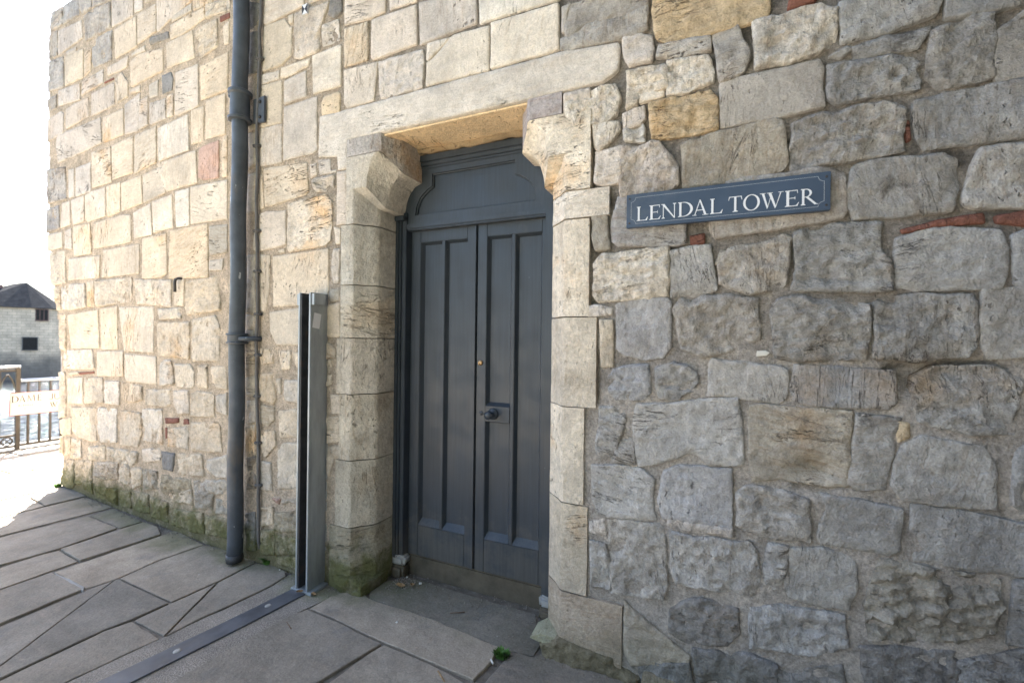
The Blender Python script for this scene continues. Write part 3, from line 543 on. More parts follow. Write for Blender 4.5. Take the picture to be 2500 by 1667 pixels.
STONES = """d14 -6269,4619 -5962,4599 -5967,4781 -6264,4809
d15 -5945,4596 -5585,4570 -5590,4743 -5712,4770 -5942,4779
d14 -5555,4565 -5430,4549 -5320,4550 -5323,4650 -5567,4735
d14 -5299,4546 -5170,4521 -4924,4486 -4925,4513 -5301,4643
d15 -5423,4270 -5163,4254 -4921,4236 -4939,4471 -5276,4522 -5463,4515
p03 -4898,4237 -4520,4214 -4520,4373 -4911,4508
p01 -4493,4235 -4360,4217 -4354,4315 -4502,4366
g02 -4318,4259 -4225,4240 -4158,4248 -4328,4306
p01 -4122,3964 -4102,3951 -3975,3978 -3614,4035 -3617,4060 -4128,4237
g02 -3894,3960 -3615,3958 -3619,4012 -3894,3999
c01 -3586,3952 -3353,3931 -3327,3960 -3594,4052
c13 -3415,3834 -3246,3819 -3125,3796 -3127,3883 -3417,3930
b01 -3239,3748 -3124,3744 -3125,3783 -3243,3790
c01 -3187,3574 -3133,3564 -3127,3720 -3203,3707
d14 -6293,4347 -6073,4317 -6088,4576 -6280,4611
p06 -6055,4319 -5892,4317 -5503,4324 -5530,4500 -6062,4565
d17 -5280,4033 -5240,3970 -4900,3945 -4901,4214 -5162,4218 -5271,4176
c01 -4827,3936 -4450,3934 -4469,4190 -4853,4199
c02 -4433,3948 -4138,3962 -4144,4190 -4439,4195
d13 -4216,3875 -3941,3850 -3950,3901 -4234,3937
c00 -3914,3831 -3757,3812 -3434,3843 -3441,3924 -3916,3944
c00 -3955,3616 -3567,3589 -3600,3800 -3976,3817
c13 -3494,3568 -3263,3584 -3273,3782 -3559,3795
y03 -5887,3965 -5479,3941 -5482,4216 -5885,4256
d16 -6299,4011 -5911,3960 -5927,4263 -6297,4316
c02 -5449,3943 -5315,3966 -5310,4168 -5456,4179
g03 -5861,4253 -5643,4235 -5632,4275 -5862,4301
g03 -4526,3873 -4312,3859 -4318,3902 -4544,3897
p03 -4973,3827 -4713,3804 -4614,3811 -4597,3895 -4975,3899
c02 -4537,3614 -4017,3616 -4029,3791 -4422,3862 -4552,3828
p02 -5506,3778 -5278,3781 -5061,3791 -5064,3904 -5487,3909
b05 -5042,3773 -4850,3760 -4860,3780 -5032,3784
c04 -4778,3541 -4601,3549 -4601,3673 -4712,3782 -4823,3756
p03 -5288,3531 -4834,3532 -4845,3734 -5160,3738 -5298,3743
g01 -4227,3445 -4093,3434 -4096,3558 -4230,3550
d06 -4022,3425 -3880,3423 -3866,3508 -3903,3570 -4034,3575
p02 -3831,3224 -3788,3206 -3503,3212 -3523,3527 -3831,3546
y02 -3477,3249 -3139,3239 -3138,3509 -3483,3500
c01 -4554,3560 -4382,3540 -4383,3589 -4555,3588
p06 -6034,3802 -5548,3749 -5541,3903 -6039,3957
d14 -6303,3795 -6090,3793 -6095,3939 -6296,3923
p05 -5852,3532 -5341,3542 -5357,3718 -5636,3735 -5858,3725
p05 -6305,3494 -5910,3502 -5916,3697 -5974,3731 -6306,3720
c02 -5049,3236 -4664,3238 -4670,3462 -5055,3466
p03 -4638,3233 -4409,3213 -4382,3527 -4644,3484
p06 -4402,3220 -4254,3232 -4252,3469 -4391,3468
p06 -4222,3234 -4197,3220 -3968,3221 -3980,3382 -4218,3401
p03 -3946,3225 -3860,3222 -3864,3391 -3950,3396
p06 -6087,3409 -6030,3229 -5668,3227 -5078,3246 -5105,3477 -6069,3509
c02 -5249,2863 -4876,2856 -4906,3177 -5279,3190
c01 -4858,2875 -4490,2879 -4498,3188 -4876,3180
c01 -4465,2866 -4110,2896 -4120,3192 -4455,3183
w02 -4074,2904 -3630,2909 -3651,3180 -4089,3168
c00 -3597,2946 -3435,2934 -3434,3193 -3602,3201
c00 -3409,2945 -3160,2932 -3170,3221 -3402,3224
c00 -3949,2638 -3511,2645 -3538,2889 -4090,2882
r00 -3499,2681 -3433,2649 -3236,2637 -3242,2905 -3438,2901 -3490,2881
c00 -3193,2634 -3132,2631 -3138,2912 -3192,2906
c00 -4300,2595 -3963,2633 -3984,2857 -4315,2827
c00 -4678,2576 -4325,2598 -4348,2833 -4693,2820
d16 -6285,2848 -5825,2837 -5846,3156 -6307,3201
p03 -5771,2840 -5638,2831 -5658,3109 -5779,3114
p05 -5606,2832 -5289,2832 -5296,3102 -5613,3106
p02 -5394,2591 -5353,2557 -4978,2571 -5005,2830 -5274,2831 -5400,2814
c01 -4950,2558 -4704,2575 -4711,2832 -4967,2833
p03 -5948,2561 -5726,2578 -5744,2806 -5917,2803
p02 -5661,2566 -5414,2573 -5432,2819 -5711,2807
d15 -6287,2551 -5970,2563 -5997,2793 -6294,2788
c00 -5212,2295 -4530,2294 -4503,2302 -4526,2523 -4643,2541 -5240,2530
w00 -4451,2319 -4157,2321 -4188,2576 -4474,2534
w00 -4134,2335 -3840,2346 -3861,2607 -4165,2582
w02 -3796,2342 -3610,2338 -3624,2617 -3817,2617
c00 -3591,2344 -3126,2329 -3132,2603 -3597,2621
c00 -6260,2359 -5902,2369 -5907,2521 -6281,2527
p01 -5843,2353 -5683,2329 -5700,2531 -5848,2525
c00 -5637,2275 -5582,2256 -5252,2259 -5292,2536 -5656,2546
y00 -3894,1950 -3353,1929 -3368,2324 -3887,2324
c00 -4311,1972 -4023,1965 -3924,1993 -3939,2308 -4319,2303
c00 -5037,2020 -4362,2018 -4368,2264 -5023,2261
w00 -5748,2033 -5087,2023 -5082,2223 -5742,2238
c12 -6159,1999 -5806,2010 -5839,2328 -6211,2337
t02 -3338,2103 -3313,2086 -3121,2093 -3125,2291 -3342,2298
g01 -3342,1981 -3178,1971 -3167,2049 -3343,2047
w10 -5899,1765 -5721,1741 -5358,1763 -5386,1981 -5704,1991 -5905,1969
c10 -5158,1871 -5123,1762 -4481,1786 -4486,1987 -5161,1999
w10 -4402,1766 -3856,1727 -3853,1932 -4425,1970
y11 -3641,1698 -3607,1658 -3191,1689 -3235,1934 -3646,1910
c00 -3812,1742 -3676,1727 -3674,1935 -3804,1930
c00 -5327,1762 -5185,1759 -5208,1996 -5345,1994
c11 -6002,1739 -5921,1745 -5941,1976 -6127,1971
c00 -5658,1369 -5069,1381 -5110,1734 -5763,1692
c00 -5020,1372 -4721,1378 -4740,1754 -5060,1738
c00 -4610,1367 -4113,1365 -4118,1734 -4704,1744
c10 -4038,1346 -3588,1327 -3587,1607 -4068,1603
c10 -4028,1631 -3704,1635 -3713,1716 -4054,1712
c11 -3539,1312 -3196,1324 -3201,1568 -3252,1650 -3553,1623
y11 -5930,1359 -5787,1352 -5809,1697 -5955,1700
w10 -5820,1167 -5201,1183 -5159,1202 -5206,1367 -5850,1343
c00 -5106,1129 -4615,1148 -4626,1365 -5112,1349
c00 -4575,1110 -4133,1108 -4063,1116 -4076,1331 -4590,1339
w10 -4016,1106 -3819,1118 -3789,1136 -3839,1305 -3929,1310 -4012,1295
c10 -3753,1114 -3552,1114 -3520,1127 -3522,1235 -3573,1286 -3779,1283
c11 -3466,1130 -3359,1121 -3342,1130 -3352,1294 -3469,1278
y11 -3291,1169 -3215,1130 -3101,1130 -3105,1289 -3294,1281
b00 -5477,1121 -5168,1146 -5169,1166 -5489,1142
c00 -5722,1110 -5498,1126 -5510,1146 -5735,1136
c10 -5925,671 -5768,698 -5774,911 -5805,1133 -5948,1116
c00 -5726,834 -5395,850 -5407,1101 -5745,1074
c11 -5346,858 -4974,891 -5001,1116 -5364,1098
p10 -4946,889 -4671,897 -4676,1101 -4951,1091
c11 -4617,937 -4456,935 -4276,971 -4288,1079 -4640,1094
c10 -4226,936 -3905,944 -3846,961 -3857,1080 -4221,1057
p10 -3778,918 -3721,903 -3579,919 -3590,1092 -3805,1075
y11 -3544,899 -3246,926 -3255,1072 -3308,1091 -3481,1092 -3548,1068
g10 -3222,958 -3098,954 -3101,1106 -3224,1074
y10 -5612,581 -5518,531 -5189,519 -5099,539 -5139,837 -5630,797
w10 -5083,653 -4998,537 -4710,566 -4727,857 -5078,842
c10 -4645,560 -4344,570 -4278,701 -4300,862 -4662,848
w10 -4284,847 -4221,733 -4253,641 -3956,642 -3970,915 -4268,899
b11 -3914,808 -3730,834 -3723,871 -3923,853
b11 -3658,829 -3584,836 -3592,875 -3659,869
b00 -3914,692 -3891,701 -3893,782 -3920,779
g11 -3871,640 -3587,651 -3591,816 -3874,775
c11 -3539,645 -3151,682 -3180,863 -3213,888 -3551,852
y11 -5900,509 -5632,538 -5660,703 -5909,649
c11 -5900,322 -5806,334 -5823,493 -5909,483
y11 -5771,318 -5638,335 -5655,511 -5796,490
c11 -5628,306 -5408,336 -5435,506 -5633,499
y21 -5245,348 -4921,387 -4934,508 -5270,467
y21 -4873,398 -4443,403 -4359,441 -4344,531 -4896,503
p11 -4248,457 -3984,510 -3995,605 -4260,564
d12 -3953,448 -3804,453 -3777,591 -3972,583
y11 -3723,463 -3638,446 -3368,479 -3406,632 -3726,598
g11 -3331,536 -3215,495 -3089,514 -3092,670 -3332,603
y22 -5846,18 -5647,10 -5537,66 -5567,300 -5794,269
y22 -5517,91 -5441,84 -5184,164 -5189,342 -5546,293
g21 -5134,210 -4932,212 -4683,251 -4696,409 -5138,330
c21 -4656,228 -4497,236 -4464,363 -4552,402 -4650,361
c21 -4420,213 -4268,273 -4271,407 -4439,383
t21 -4226,245 -4019,280 -4022,418 -4239,403
m21 -3981,317 -3904,256 -3523,321 -3554,424 -3952,403
g21 -3490,327 -3086,396 -3088,497 -3506,424
m21 -5078,33 -4680,32 -4697,165 -5140,119
m21 -4616,31 -4445,50 -4461,179 -4632,163
m21 -4397,40 -4139,64 -4166,211 -4413,194
m21 -4106,35 -3855,49 -3870,198 -4121,195
m21 -3803,36 -3547,44 -3356,62 -3378,205 -3817,167
m21 -3329,68 -3070,92 -3081,231 -3332,192
c21 -3818,215 -3516,247 -3534,353 -3841,267
t21 -3468,234 -3258,249 -3243,401 -3490,338
t21 -3203,243 -3082,255 -3083,344 -3223,341
m21 -5338,58 -5156,47 -5183,146 -5355,132
d15 -2925,3592 -2800,3586 -2798,3737 -2928,3785
d15 -2925,3278 -2810,3279 -2802,3548 -2931,3571
p01 -2755,3593 -2731,3574 -2385,3604 -2381,3655 -2748,3766
p00 -2338,3609 -2321,3599 -2206,3602 -2347,3645
p12 -2457,3287 -2416,3270 -2262,3275 -2242,3288 -2238,3412 -2179,3530 -2164,3563 -2457,3569
d14 -2168,3475 -2118,3449 -2061,3465 -2062,3559 -2152,3572
p11 -2217,3296 -2071,3303 -2085,3431 -2219,3430
c02 -2760,3274 -2577,3272 -2489,3312 -2487,3471 -2554,3566 -2750,3569
c00 -2513,3527 -2478,3518 -2475,3574 -2518,3573
c00 -2506,3462 -2487,3453 -2483,3493 -2512,3497
w00 -2584,3192 -2537,3181 -2335,3207 -2322,3254 -2580,3250
p00 -2773,3186 -2602,3189 -2598,3240 -2816,3256
y00 -2778,2900 -2568,2895 -2573,3170 -2773,3176
p00 -2547,3010 -2350,3020 -2357,3184 -2549,3161
w00 -2292,3024 -2062,3022 -2066,3274 -2300,3262
y00 -2220,2946 -2214,2874 -2068,2865 -2065,2976 -2087,2990 -2194,2984
p00 -2550,2647 -2296,2651 -2254,2667 -2259,2998 -2547,2990
p00 -2784,2641 -2564,2636 -2568,2886 -2809,2895
c00 -2915,2897 -2822,2901 -2823,2940 -2921,2945
p00 -2903,2630 -2818,2669 -2821,2876 -2920,2881
c00 -2035,3127 -1853,3129 -1857,3352 -2039,3358
p00 -2039,3383 -1840,3365 -1733,3377 -1726,3458 -2038,3552
p01 -1697,3375 -1514,3372 -1507,3392 -1702,3450
p00 -1831,3135 -1819,3121 -1508,3132 -1515,3349 -1830,3356
p00 -1486,3123 -1131,3143 -1139,3313 -1496,3355
p00 -2032,2907 -2008,2875 -1807,2881 -1783,3098 -2039,3109
p10 -1761,2874 -1466,2879 -1455,3019 -1469,3091 -1772,3095
w00 -1443,3028 -1433,3021 -1285,3112 -1437,3114
w00 -1399,3022 -1439,3009 -1444,2886 -1058,2879 -1058,3107 -1272,3119
w00 -1110,3135 -1039,3139 -687,3135 -688,3165 -1119,3274
w00 -1043,2889 -687,2895 -690,3112 -1044,3117
g00 -665,2974 -654,2976 -650,3048 -630,3091 -664,3086
g12 -650,2974 -643,2939 -602,2949 -548,2977 -365,2963 -275,2984 -280,3031 -524,3095 -620,3088 -648,3063
g12 -668,2890 -648,2880 -314,2865 -276,2878 -278,2975 -370,2959 -532,2966 -592,2945 -668,2933
w20 -639,2512 -528,2511 -450,2502 -404,2531 -395,2592 -409,2654 -473,2663 -641,2622
w10 -502,2402 -487,2376 -424,2413 -395,2459 -398,2487 -509,2501
p10 -371,2785 -353,2744 -259,2744 -251,2783 -260,2835 -304,2858 -372,2865
g10 -225,2750 -163,2734 -100,2725 -23,2726 -28,2776 -218,2783
w20 -352,2611 -359,2555 -319,2559 -297,2600 -189,2605 -194,2687 -201,2696 -356,2704
w20 -180,2575 -102,2568 -12,2592 -16,2675 -31,2695 -108,2701 -186,2707
w00 -296,2568 -209,2573 -211,2594 -296,2589
y21 -245,2396 -215,2389 -138,2382 5,2390 8,2443 7,2513 -17,2548 -148,2528 -170,2547 -253,2539
p10 -367,2460 -300,2466 -283,2485 -288,2527 -323,2530 -368,2517
w20 -362,2407 -284,2389 -285,2444 -295,2459 -365,2444
y12 -247,2956 -241,2872 -223,2826 -176,2792 -3,2795 179,2800 188,2822 186,2889 -240,3019 -243,2997
g11 7,2718 15,2642 28,2585 81,2588 103,2604 121,2654 117,2689 94,2742 78,2791 -4,2785
w23 151,2685 158,2614 221,2607 271,2605 354,2616 409,2640 411,2706 414,2762 384,2781 368,2795 234,2794 144,2786
b02 262,2814 344,2817 360,2835 298,2849 266,2844
g12 442,2641 569,2640 706,2669 722,2730 508,2790 433,2779
g13 744,2650 822,2636 934,2641 934,2674 740,2724
g10 434,2584 456,2599 449,2607 405,2591
g13 481,2568 655,2563 686,2611 577,2622 525,2608 473,2598
g21 401,2436 424,2411 586,2417 660,2419 660,2436 638,2485 652,2500 641,2520 574,2543 511,2547 398,2551
g23 691,2513 690,2455 720,2408 824,2404 854,2414 852,2461 850,2613 774,2618 699,2603
g13 865,2466 875,2397 942,2397 934,2606 874,2560
g01 33,2396 231,2397 378,2413 368,2481 373,2550 359,2580 229,2576 40,2574 27,2565
t11 -110,2167 -42,2158 177,2171 241,2186 260,2214 239,2371 213,2384 -13,2363 -91,2353 -117,2336
g21 281,2185 469,2188 614,2198 616,2345 561,2379 369,2370 336,2369 286,2352
b00 633,2231 639,2233 633,2299 624,2300
g12 659,2239 688,2195 761,2200 944,2198 942,2381 856,2378 719,2373 655,2360
g14 468,2015 483,1972 626,1967 749,1972 768,2060 758,2139 727,2164 493,2169 478,2158 463,2082
g13 793,1988 815,1975 946,1963 944,2166 833,2162 815,2113 790,2014
v10 -11,2041 -7,1972 12,1940 236,1958 439,1980 451,2000 445,2140 409,2168 234,2160 43,2169
v10 -418,2036 -418,1965 -385,1935 -136,1918 -112,1930 -114,2118 -225,2139 -387,2142
b10 -81,1914 -53,1908 -32,1917 -35,1955 -86,1946
t10 -502,1967 -487,1921 -433,1924 -441,1976 -445,2093 -506,2087
p11 -493,2233 -465,2217 -386,2223 -388,2373 -492,2364
p21 -378,2156 -342,2152 -182,2148 -140,2185 -152,2272 -184,2322 -215,2363 -245,2373 -281,2365 -382,2372
w21 -493,1855 -496,1715 -473,1687 -327,1690 -186,1693 -172,1769 -175,1837 -177,1878 -180,1906 -465,1891
g10 -154,1701 -71,1694 8,1722 -1,1831 -14,1901 -159,1889
t11 62,1828 57,1865 35,1876 20,1831
g20 30,1748 80,1723 138,1702 224,1713 254,1739 268,1819 268,1907 252,1915 222,1904 136,1891 63,1877 29,1825
g23 301,1785 290,1713 489,1701 585,1702 588,1792 552,1840 548,1887 557,1936 452,1945 349,1945 296,1926
g12 609,1768 615,1701 877,1698 893,1742 892,1825 873,1881 754,1904 690,1901 608,1876
b12 624,1904 730,1917 841,1919 837,1948 723,1938 620,1912
b14 877,1916 946,1897 946,1946 873,1936
g12 925,1710 948,1689 947,1883 917,1865
p10 -517,1617 -420,1628 -420,1645 -492,1663 -518,1653
v11 -383,1468 -351,1443 -261,1424 -195,1437 -164,1481 -168,1670 -181,1684 -336,1686 -386,1660
g23 -127,1535 -114,1475 -36,1441 20,1454 86,1485 138,1505 167,1519 158,1669 68,1689 -31,1689 -121,1677 -143,1638
g24 233,1475 241,1447 325,1437 445,1443 517,1452 524,1565 519,1639 466,1665 294,1677 240,1665 219,1625
g23 556,1455 666,1447 801,1466 819,1501 815,1607 811,1671 575,1669 550,1651
g15 839,1522 864,1463 950,1470 948,1688 844,1683
c10 -455,1389 -410,1390 -415,1591 -463,1590
v20 -433,1318 -419,1276 -386,1241 -267,1253 -246,1278 -250,1355 -261,1395 -360,1382 -396,1371
g23 -214,1301 -193,1260 -129,1264 -79,1296 -56,1332 -64,1367 -97,1396 -152,1403 -215,1378
g12 -4,1288 222,1277 243,1272 261,1288 271,1356 266,1389 242,1401 94,1419 10,1427 -2,1413
v12 290,1317 307,1279 408,1267 583,1275 602,1290 602,1402 567,1402 438,1409 302,1409
g24 661,1293 676,1233 803,1204 910,1215 913,1269 938,1379 927,1394 865,1429 718,1419 668,1382
g20 -460,1106 -478,1037 -467,947 -398,965 -379,1052 -349,1149 -354,1186 -414,1199 -456,1191
g10 -391,961 -308,962 -312,1035 -334,1088 -392,1026
g12 -306,1166 -305,1050 -281,956 -190,981 -134,1015 -85,1034 -39,1030 -7,999 87,1004 117,1014 111,1179 95,1270 -46,1252 -171,1230 -293,1217
t12 148,1056 161,958 246,975 391,965 463,979 470,1092 473,1246 327,1244 243,1248 182,1250 151,1244
g13 488,1094 474,985 504,967 574,982 588,1060 608,1176 611,1228 502,1235
g12 610,1072 604,994 637,950 805,951 868,957 874,1075 841,1151 737,1166 683,1173 635,1133
y10 620,1160 640,1176 637,1214 616,1217
g13 925,977 955,950 953,1176 927,1144
g11 -486,773 -456,716 -411,708 -217,729 -228,795 -229,897 -277,936 -392,940 -491,922
v11 -199,818 -178,746 -53,740 76,743 77,911 75,976 -27,977 -126,968 -175,940
g22 113,765 197,736 249,737 346,746 349,804 341,899 247,923 132,918 107,886
g11 413,879 382,764 394,748 491,748 591,745 616,764 621,903 504,921 392,927
g12 659,817 667,747 887,739 957,750 955,906 838,922 699,930 663,924
p20 -496,626 -432,627 -436,687 -497,665
g21 -487,379 -415,385 -416,520 -434,573 -496,578
g21 -409,556 -395,372 -275,379 -185,396 -169,443 -174,658 -195,702 -333,699 -410,680
g22 -145,555 -124,486 45,483 160,495 172,523 180,600 170,648 143,692 -53,680 -147,683
p21 -157,711 79,715 79,735 -157,734
g22 217,520 262,521 273,702 224,702 203,634
g11 272,595 294,518 376,509 473,520 499,623 491,704 394,722 286,693
t11 -336,127 -304,76 -82,144 -77,171 -210,250 -296,299 -339,333
d23 -147,258 -72,232 66,272 111,329 101,412 -25,427 -64,412 -143,350
g24 158,288 378,319 466,380 461,482 252,468 156,436
t32 549,625 531,538 544,431 641,454 777,488 872,541 887,628 883,707 807,719 735,716 656,721 574,713
d24 534,238 784,321 777,439 605,411 518,376
d24 796,316 960,370 959,502 795,410
d14 917,515 959,523 957,733 933,718
d23 256,137 465,206 456,297 255,205
d23 -30,53 246,144 246,232 140,245 -51,209
d22 -259,-11 -51,36 -77,140 -270,73
p01 -2900,2346 -2812,2329 -2816,2602 -2916,2603
c00 -2779,2354 -2727,2355 -2749,2579 -2773,2582
c00 -2718,2372 -2670,2363 -2348,2400 -2321,2416 -2339,2601 -2733,2618
p00 -2301,2499 -2251,2512 -2257,2582 -2311,2583
p00 -2226,2508 -2091,2506 -2092,2520 -2137,2520 -2138,2591 -2240,2597
p20 -2273,2429 -2248,2404 -2160,2396 -2103,2421 -2097,2485 -2205,2493 -2283,2481
w10 -2502,2080 -2487,2050 -2181,2064 -2131,2092 -2117,2243 -2127,2334 -2162,2378 -2392,2369 -2502,2355
p00 -2831,2091 -2774,2073 -2557,2092 -2516,2103 -2524,2317 -2709,2330 -2809,2312
c00 -2574,2049 -2524,2049 -2528,2074 -2584,2064
w00 -2085,2070 -2052,2070 -2054,2156 -2104,2174
p10 -2117,1956 -2107,1832 -2054,1833 -2054,2039 -2106,2037
c00 -2626,1699 -2159,1709 -2143,1786 -2148,2045 -2637,2027
p12 -2898,1669 -2800,1660 -2812,2052 -2905,2051
c02 -2757,1679 -2698,1666 -2667,1816 -2660,1988 -2666,2042 -2768,2049
t00 -2131,1733 -2115,1718 -2051,1726 -2059,1793 -2132,1796
c00 -2653,1540 -2592,1449 -2422,1452 -2156,1478 -2159,1705 -2660,1662
g02 -2153,1504 -2061,1505 -2045,1517 -2052,1711 -2152,1700
p10 -2895,1546 -2803,1546 -2799,1636 -2897,1652
y11 -2740,1319 -2624,1330 -2621,1423 -2752,1420
c11 -2560,1291 -2459,1295 -2461,1413 -2563,1411
c11 -2441,1295 -2360,1298 -2362,1402 -2443,1400
y11 -2736,1082 -2617,1062 -2590,1097 -2611,1178 -2618,1265 -2759,1252
c11 -2577,1140 -2547,1128 -2544,1234 -2589,1226
g11 -2509,1096 -2342,1081 -2345,1230 -2516,1222
t12 -2733,934 -2654,915 -2598,961 -2609,1046 -2745,1044
c10 -2543,857 -2339,871 -2342,1052 -2570,1022
c10 -2729,726 -2680,705 -2590,790 -2596,883 -2732,877
c11 -2557,516 -2333,548 -2338,835 -2572,811
g12 -2725,491 -2614,494 -2632,674 -2739,681
p11 -2890,1378 -2802,1387 -2808,1541 -2899,1539
c11 -2887,1229 -2799,1254 -2805,1370 -2889,1354
c10 -2884,1101 -2795,1106 -2797,1237 -2886,1219
p10 -2864,910 -2788,931 -2794,1075 -2872,1063
c11 -2866,697 -2780,721 -2786,914 -2880,892
d11 -2862,471 -2770,484 -2774,705 -2865,680
g12 -2150,1370 -2074,1379 -2078,1435 -2157,1483
g12 -2148,1204 -2107,1219 -2108,1369 -2155,1361
p11 -2102,1041 -2035,1046 -2034,1151 -2113,1152
g12 -2142,858 -2034,870 -2046,1024 -2145,1022
g12 -2129,577 -2083,769 -2022,783 -2029,855 -2142,837
y21 -2717,243 -2592,285 -2603,391 -2729,364
r20 -2619,398 -2545,417 -2539,454 -2625,444
c20 -2513,425 -2365,446 -2365,489 -2523,445
m20 -2587,219 -2362,281 -2364,404 -2589,359
m20 -2713,56 -2578,84 -2591,243 -2716,220
m20 -2565,87 -2359,129 -2361,232 -2577,211
m20 -2546,36 -2358,42 -2359,120 -2594,65
d21 -2848,57 -2759,75 -2774,328 -2873,304"""
k = 0
for l in STONES.split('\n'):
    p = l.split(); cd = p[0]; pts = [tuple(int(c)/1000 for c in q.split(',')) for q in p[1:]]
    zc = sum(q[1] for q in pts)/len(pts); xm = min(q[0] for q in pts)
    dep = .34 if xm < xleft(zc)+.09 or zc > TOP-.25 else .05
    col = COL[cd[0]] if not (cd[0] == 'g' and xm < -1.9) else (.52, .465, .395)
    st_ = int(cd[2])/10.0; xc = sum(q[0] for q in pts)/len(pts)
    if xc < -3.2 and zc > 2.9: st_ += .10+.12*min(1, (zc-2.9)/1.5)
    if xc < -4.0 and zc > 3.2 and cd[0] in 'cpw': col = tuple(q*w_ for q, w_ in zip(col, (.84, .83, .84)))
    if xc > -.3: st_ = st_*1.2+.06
    if xc > .35 and cd[0] in 'gvwt': st_ += .10; col = tuple(q*w_ for q, w_ in zip(col, (.80, .825, .85)))  # rightmost stones toned darker and cooler, standing in for weaker light there
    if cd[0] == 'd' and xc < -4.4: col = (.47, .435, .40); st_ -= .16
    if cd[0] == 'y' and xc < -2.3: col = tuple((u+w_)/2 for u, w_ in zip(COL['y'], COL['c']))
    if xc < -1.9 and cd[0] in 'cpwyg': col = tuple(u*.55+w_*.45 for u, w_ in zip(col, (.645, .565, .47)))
    st_ = min(st_, .52)
    g_ = .002+.0075*max(0, min(1, (xc+1.2)/1.0))
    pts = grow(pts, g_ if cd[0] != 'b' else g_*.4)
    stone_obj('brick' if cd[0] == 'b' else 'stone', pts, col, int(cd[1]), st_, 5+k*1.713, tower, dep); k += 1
# courses that the photograph does not reach: higher up and further right, one mesh
V = []; Fc = []; rnd = random.Random(3); z = 2.3; row = 0
def add_course(z, h, x0, x1, test):
    x = x0+rnd.uniform(0, .2)
    while x < x1:
        w = rnd.uniform(.26, .52)
        if test(x, z) and test(x+w, z):
            vv, ff = piece_geo([(x, z), (x+w, z), (x+w, z+h), (x, z+h)], 1, 800+x*3.1+z*7, .05, spacing=.07)
            o = len(V); V.extend(vv); Fc.extend([tuple(i+o for i in q) for q in ff])
        x += w+.014
z = 2.95
while z < TOP-.12:
    h = min(rnd.uniform(.17, .25), TOP-z-.01)
    add_course(z, h, -5.2, 2.5, lambda x, zz: zz > 3.10-.325*x and x < .99)
    z += h+.014
z = .02
while z < TOP-.12:
    h = min(rnd.uniform(.17, .27), TOP-z-.01); add_course(z, h, 1.02, 4.4, lambda x, zz: x < 4.45); z += h+.014
o = link('upper_stonework', mesh_from('upper_stonework', V, Fc), M['stone'], tower, True); o.color = (.42, .385, .34, .25); o['kind'] = 'stuff'

bm = bmesh.new(); prism(bm, [(.163,1.447),(.200,1.450),(.212,1.462),(.196,1.471),(.166,1.468)], -.014, .03, 'Y', .003); rough(bm, .003, 40, 2); bm_obj('stone_chip', bm, M['butt'], tower)
# added, unseen wall block on the right, put in to shade that end
ab = meta(empty('added_shade_wall', (0, 0, 0)), 'added stone block out of view, shading the wall right of the sign', 'wall')
bm = bmesh.new(); box(bm, 1.06, 5.5, -3.6, -.04, -.3, 7.2, .02); bm_obj('shade_wall_body', bm, M['quay'], ab)
bm = bmesh.new(); box(bm, 1.0, 5.6, -3.7, -.05, 7.201, 7.5, .03); bm_obj('shade_wall_top', bm, M['quay'], ab)
# added, unseen trees behind the camera, put in to block the sky
def tree(x, y, h, r, seed, label):
    rnd = random.Random(seed); t = meta(empty('added_shade_tree', (x, y, 0)), label, 'tree', 'added unseen trees that block the sky')
    bm = bmesh.new(); top = Vector((rnd.uniform(-.3, .3), rnd.uniform(-.3, .3), h*.62)); tube(bm, [(0, 0, -.1), (0, 0, .5), tuple(top*.5), tuple(top)], [.30, .22, .18, .12], 10)
    tips = []
    for k in range(14):
        a = k*2.4; e = top*rnd.uniform(.55, 1.0)+Vector((math.cos(a), math.sin(a), rnd.uniform(-.5, 1.1)))*r*rnd.uniform(.35, .62); tube(bm, [tuple(top*rnd.uniform(.45, .75)), tuple((top*.7+e)/2), tuple(e)], [.09, .06, .025], 6); tips.append(e)
    bm_obj('trunk', bm, M['bark'], t, True)
    v = []; f = []
    for k in range(11000):
        c = tips[rnd.randrange(len(tips))]; d = Vector((rnd.gauss(0, 1), rnd.gauss(0, 1), rnd.gauss(0, .8)))*r*.27; p_ = c+d
        n = Vector((rnd.gauss(0, 1), rnd.gauss(0, 1), rnd.gauss(.6, 1))).normalized(); u = n.orthogonal().normalized()*rnd.uniform(.07, .13); w = n.cross(u)
        i = len(v); v += [p_-u, p_+w*.5, p_+u, p_-w*.5]; f.append((i, i+1, i+2, i+3))
    link('crown', mesh_from('crown', v, f), M['crown'], t)
tree(1.0, -5.6, 13.5, 4.6, 1, 'tall spreading tree added out of view to block the sky opposite the slate sign')
tree(4.6, -8.6, 10.0, 4.2, 3, 'added unseen tree on the lawn behind the bridge abutment')
tree(-.2, -12.5, 11.0, 4.4, 4, 'tall added unseen tree at the back of the lawn facing the door')
